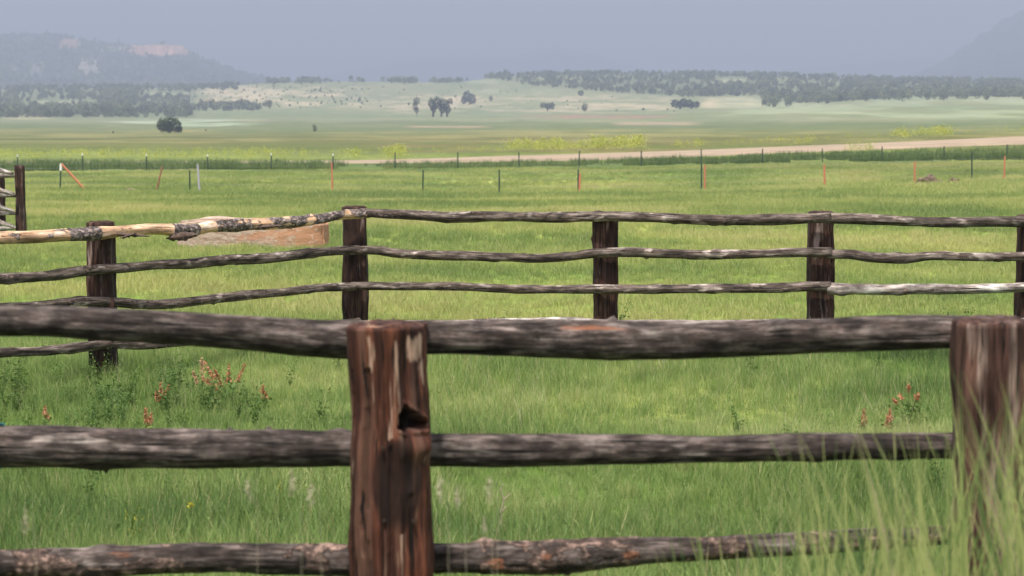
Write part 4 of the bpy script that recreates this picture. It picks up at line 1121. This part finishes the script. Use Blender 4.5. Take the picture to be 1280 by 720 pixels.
plant(195, 480, 13.8, .10, 4, 'short dock plant with orange red seed heads left of the tallest ones', 'dock_plant', 'plant', 'dock', .45, 1)
plant(248, 448, 14.2, .06, 2, 'tall thin dock plant with one high rust coloured spike', 'dock_plant', 'plant', 'dock', .35, 2)
plant(282, 456, 14.0, .17, 6, 'widest dock plant with several rust red seed spikes', 'dock_plant', 'plant', 'dock', .38, 3, leaves=120)
plant(325, 482, 13.8, .04, 2, 'lone small dock plant right of the widest one', 'dock_plant', 'plant', 'dock', .3, 4)
plant(176, 510, 12.4, .06, 2, 'low dock sprig just above the middle near rail on the left', 'dock_plant', 'plant', 'dock', .4, 5)
plant(48, 508, 12.8, .04, 2, 'small dock sprig near the left edge', 'dock_plant', 'plant', 'dock', .3, 6)
plant(1086, 512, 12.8, .04, 2, 'dark red dock spike above the near middle rail at the right', 'dock_plant', 'plant', 'dock', .6, 7)
plant(1119, 512, 12.8, .04, 2, 'shorter dock spike between the dark red spike and the bushy weed', 'dock_plant', 'plant', 'dock', .6, 8)
plant(1142, 482, 13.2, .10, 4, 'bushy weed with two pale orange tips left of the right near post', 'dock_plant', 'plant', 'dock', .18, 9, leaves=160)
plant(150, 626, 9.3, .07, 4, 'thin plant with small yellow flowers above the lowest near rail', 'wildflower', 'flower', 'yellow', .6, 10, leaves=14, seedsize=.0055, dens=34)
plant(232, 630, 9.4, .015, 1, 'single yellow flower right of the taller yellow flowered plant', 'wildflower', 'flower', 'yellow', .06, 11, leaves=6, seedsize=.010)
plant(345, 604, 9.8, .012, 1, 'slim green and yellow stalk left of the brown post', 'wildflower', 'flower', 'yellow', .12, 12, leaves=6, seedsize=.005, dens=60)
# dry forked twig
V = []; Fc = []
def twig(a_, b_, r0, r1):
    d = (b_-a_).normalized(); u = d.orthogonal().normalized(); w = d.cross(u); k = len(V)
    for c, r in ((a_, r0), (b_, r1)):
        for j in range(5): an = j*1.2566; V.append(c + (u*math.cos(an)+w*math.sin(an))*r)
    for j in range(5): Fc.append((k+j, k+(j+1) % 5, k+5+(j+1) % 5, k+5+j))
Dt = 9.6; tb = gnd(627, Dt); P2 = lambda x, y: at(x, y, Dt) - tb
for s_ in (((627, 662), (626, 641)), ((626, 641), (630, 625)), ((630, 625), (626, 612)), ((630, 625), (638, 617)), ((626, 641), (633, 633)), ((626, 612), (629, 604))):
    twig(P2(*s_[0]), P2(*s_[1]), .005, .0035)
tag(link('dry_twig', mesh_of('dry_twig', V, Fc), M['grass_dry'], None, tb), 'pale forked dry twig standing in the grass right of the brown post', 'twig')

# ------------------------------------------------------------------ haze
bm = bmesh.new(); bmesh.ops.create_cube(bm, size=1)
zlo, zhi = float(GZ.min()) - 1.0, 560
bmesh.ops.scale(bm, vec=(18600, 18600, zhi - zlo), verts=bm.verts); bmesh.ops.translate(bm, vec=(0, 0, (zhi + zlo) / 2), verts=bm.verts)
me = bpy.data.meshes.new('haze'); bm.to_mesh(me); bm.free()
m, nt = new_mat('haze_air'); v = N(nt, 'ShaderNodeVolumePrincipled', Density=.00046, Anisotropy=.0)
v.inputs['Color'].default_value = (.475, .55, .725, 1)
o_ = N(nt, 'ShaderNodeOutputMaterial'); L(nt, v.outputs[0], o_.inputs['Volume'])
tag(link('haze', me, m), 'blue grey rain haze over the valley', None, None, 'stuff')

# ------------------------------------------------------------------ light
SUN_EL, SUN_AZ = 66, 200      # azimuth measured clockwise from +Y; behind the camera, a little to the left
w = bpy.data.worlds.new('World'); sc.world = w; w.use_nodes = True; nt = w.node_tree
for n in list(nt.nodes): nt.nodes.remove(n)
sky = N(nt, 'ShaderNodeTexSky', sky_type='NISHITA'); sky.sun_disc = False; sky.sun_elevation = R(SUN_EL); sky.sun_rotation = R(SUN_AZ); sky.dust_density = 2.0
tc = N(nt, 'ShaderNodeTexCoord'); sx = N(nt, 'ShaderNodeSeparateXYZ'); L(nt, tc.outputs['Generated'], sx.inputs[0])
cn = noise_n(nt, tc.outputs['Generated'], 1, 4, .5, (3, 3, 6))
storm = ramp(nt, cn, [(.3, (2.6, 2.8, 4.2)), (.7, (3.2, 3.4, 4.8))])
# storm cloud bank lies ahead (+Y) and low; overhead a bright broken overcast
lowf = ramp(nt, sx.outputs[2], [(.10, (1, 1, 1)), (.55, (0, 0, 0))])
aheadf = ramp(nt, sx.outputs[1], [(.0, (0, 0, 0)), (.5, (1, 1, 1))])
sf = mathn(nt, 'MULTIPLY', lowf, aheadf)
over = mixc(nt, .75, sky.outputs[0], (8.2, 8.1, 7.7))
cc = mixc(nt, sf, over, storm)
bg = N(nt, 'ShaderNodeBackground', Strength=.1); L(nt, cc, bg.inputs['Color'])
wo = N(nt, 'ShaderNodeOutputWorld'); L(nt, bg.outputs[0], wo.inputs[0])
sd = bpy.data.lights.new('sun', 'SUN'); sd.energy = 3.8; sd.angle = R(3); sd.color = (1, .94, .84)
so = bpy.data.objects.new('sun', sd); COL.objects.link(so)
az, el = R(SUN_AZ), R(SUN_EL)
sv = Vector((math.sin(az)*math.cos(el), math.cos(az)*math.cos(el), math.sin(el)))
so.rotation_euler = sv.to_track_quat('Z', 'Y').to_euler(); so.location = sv * 50 + Vector((0, 0, 5))

sc.view_settings.view_transform = 'Standard'; sc.view_settings.look = 'None'; sc.view_settings.gamma = 1; sc.view_settings.exposure = .95
sc.render.engine = 'CYCLES'
cy = sc.cycles; cy.max_bounces = 6; cy.diffuse_bounces = 2; cy.glossy_bounces = 1; cy.transmission_bounces = 3; cy.volume_bounces = 0; cy.transparent_max_bounces = 4
cy.use_denoising = True; cy.use_adaptive_sampling = True; cy.adaptive_threshold = .02
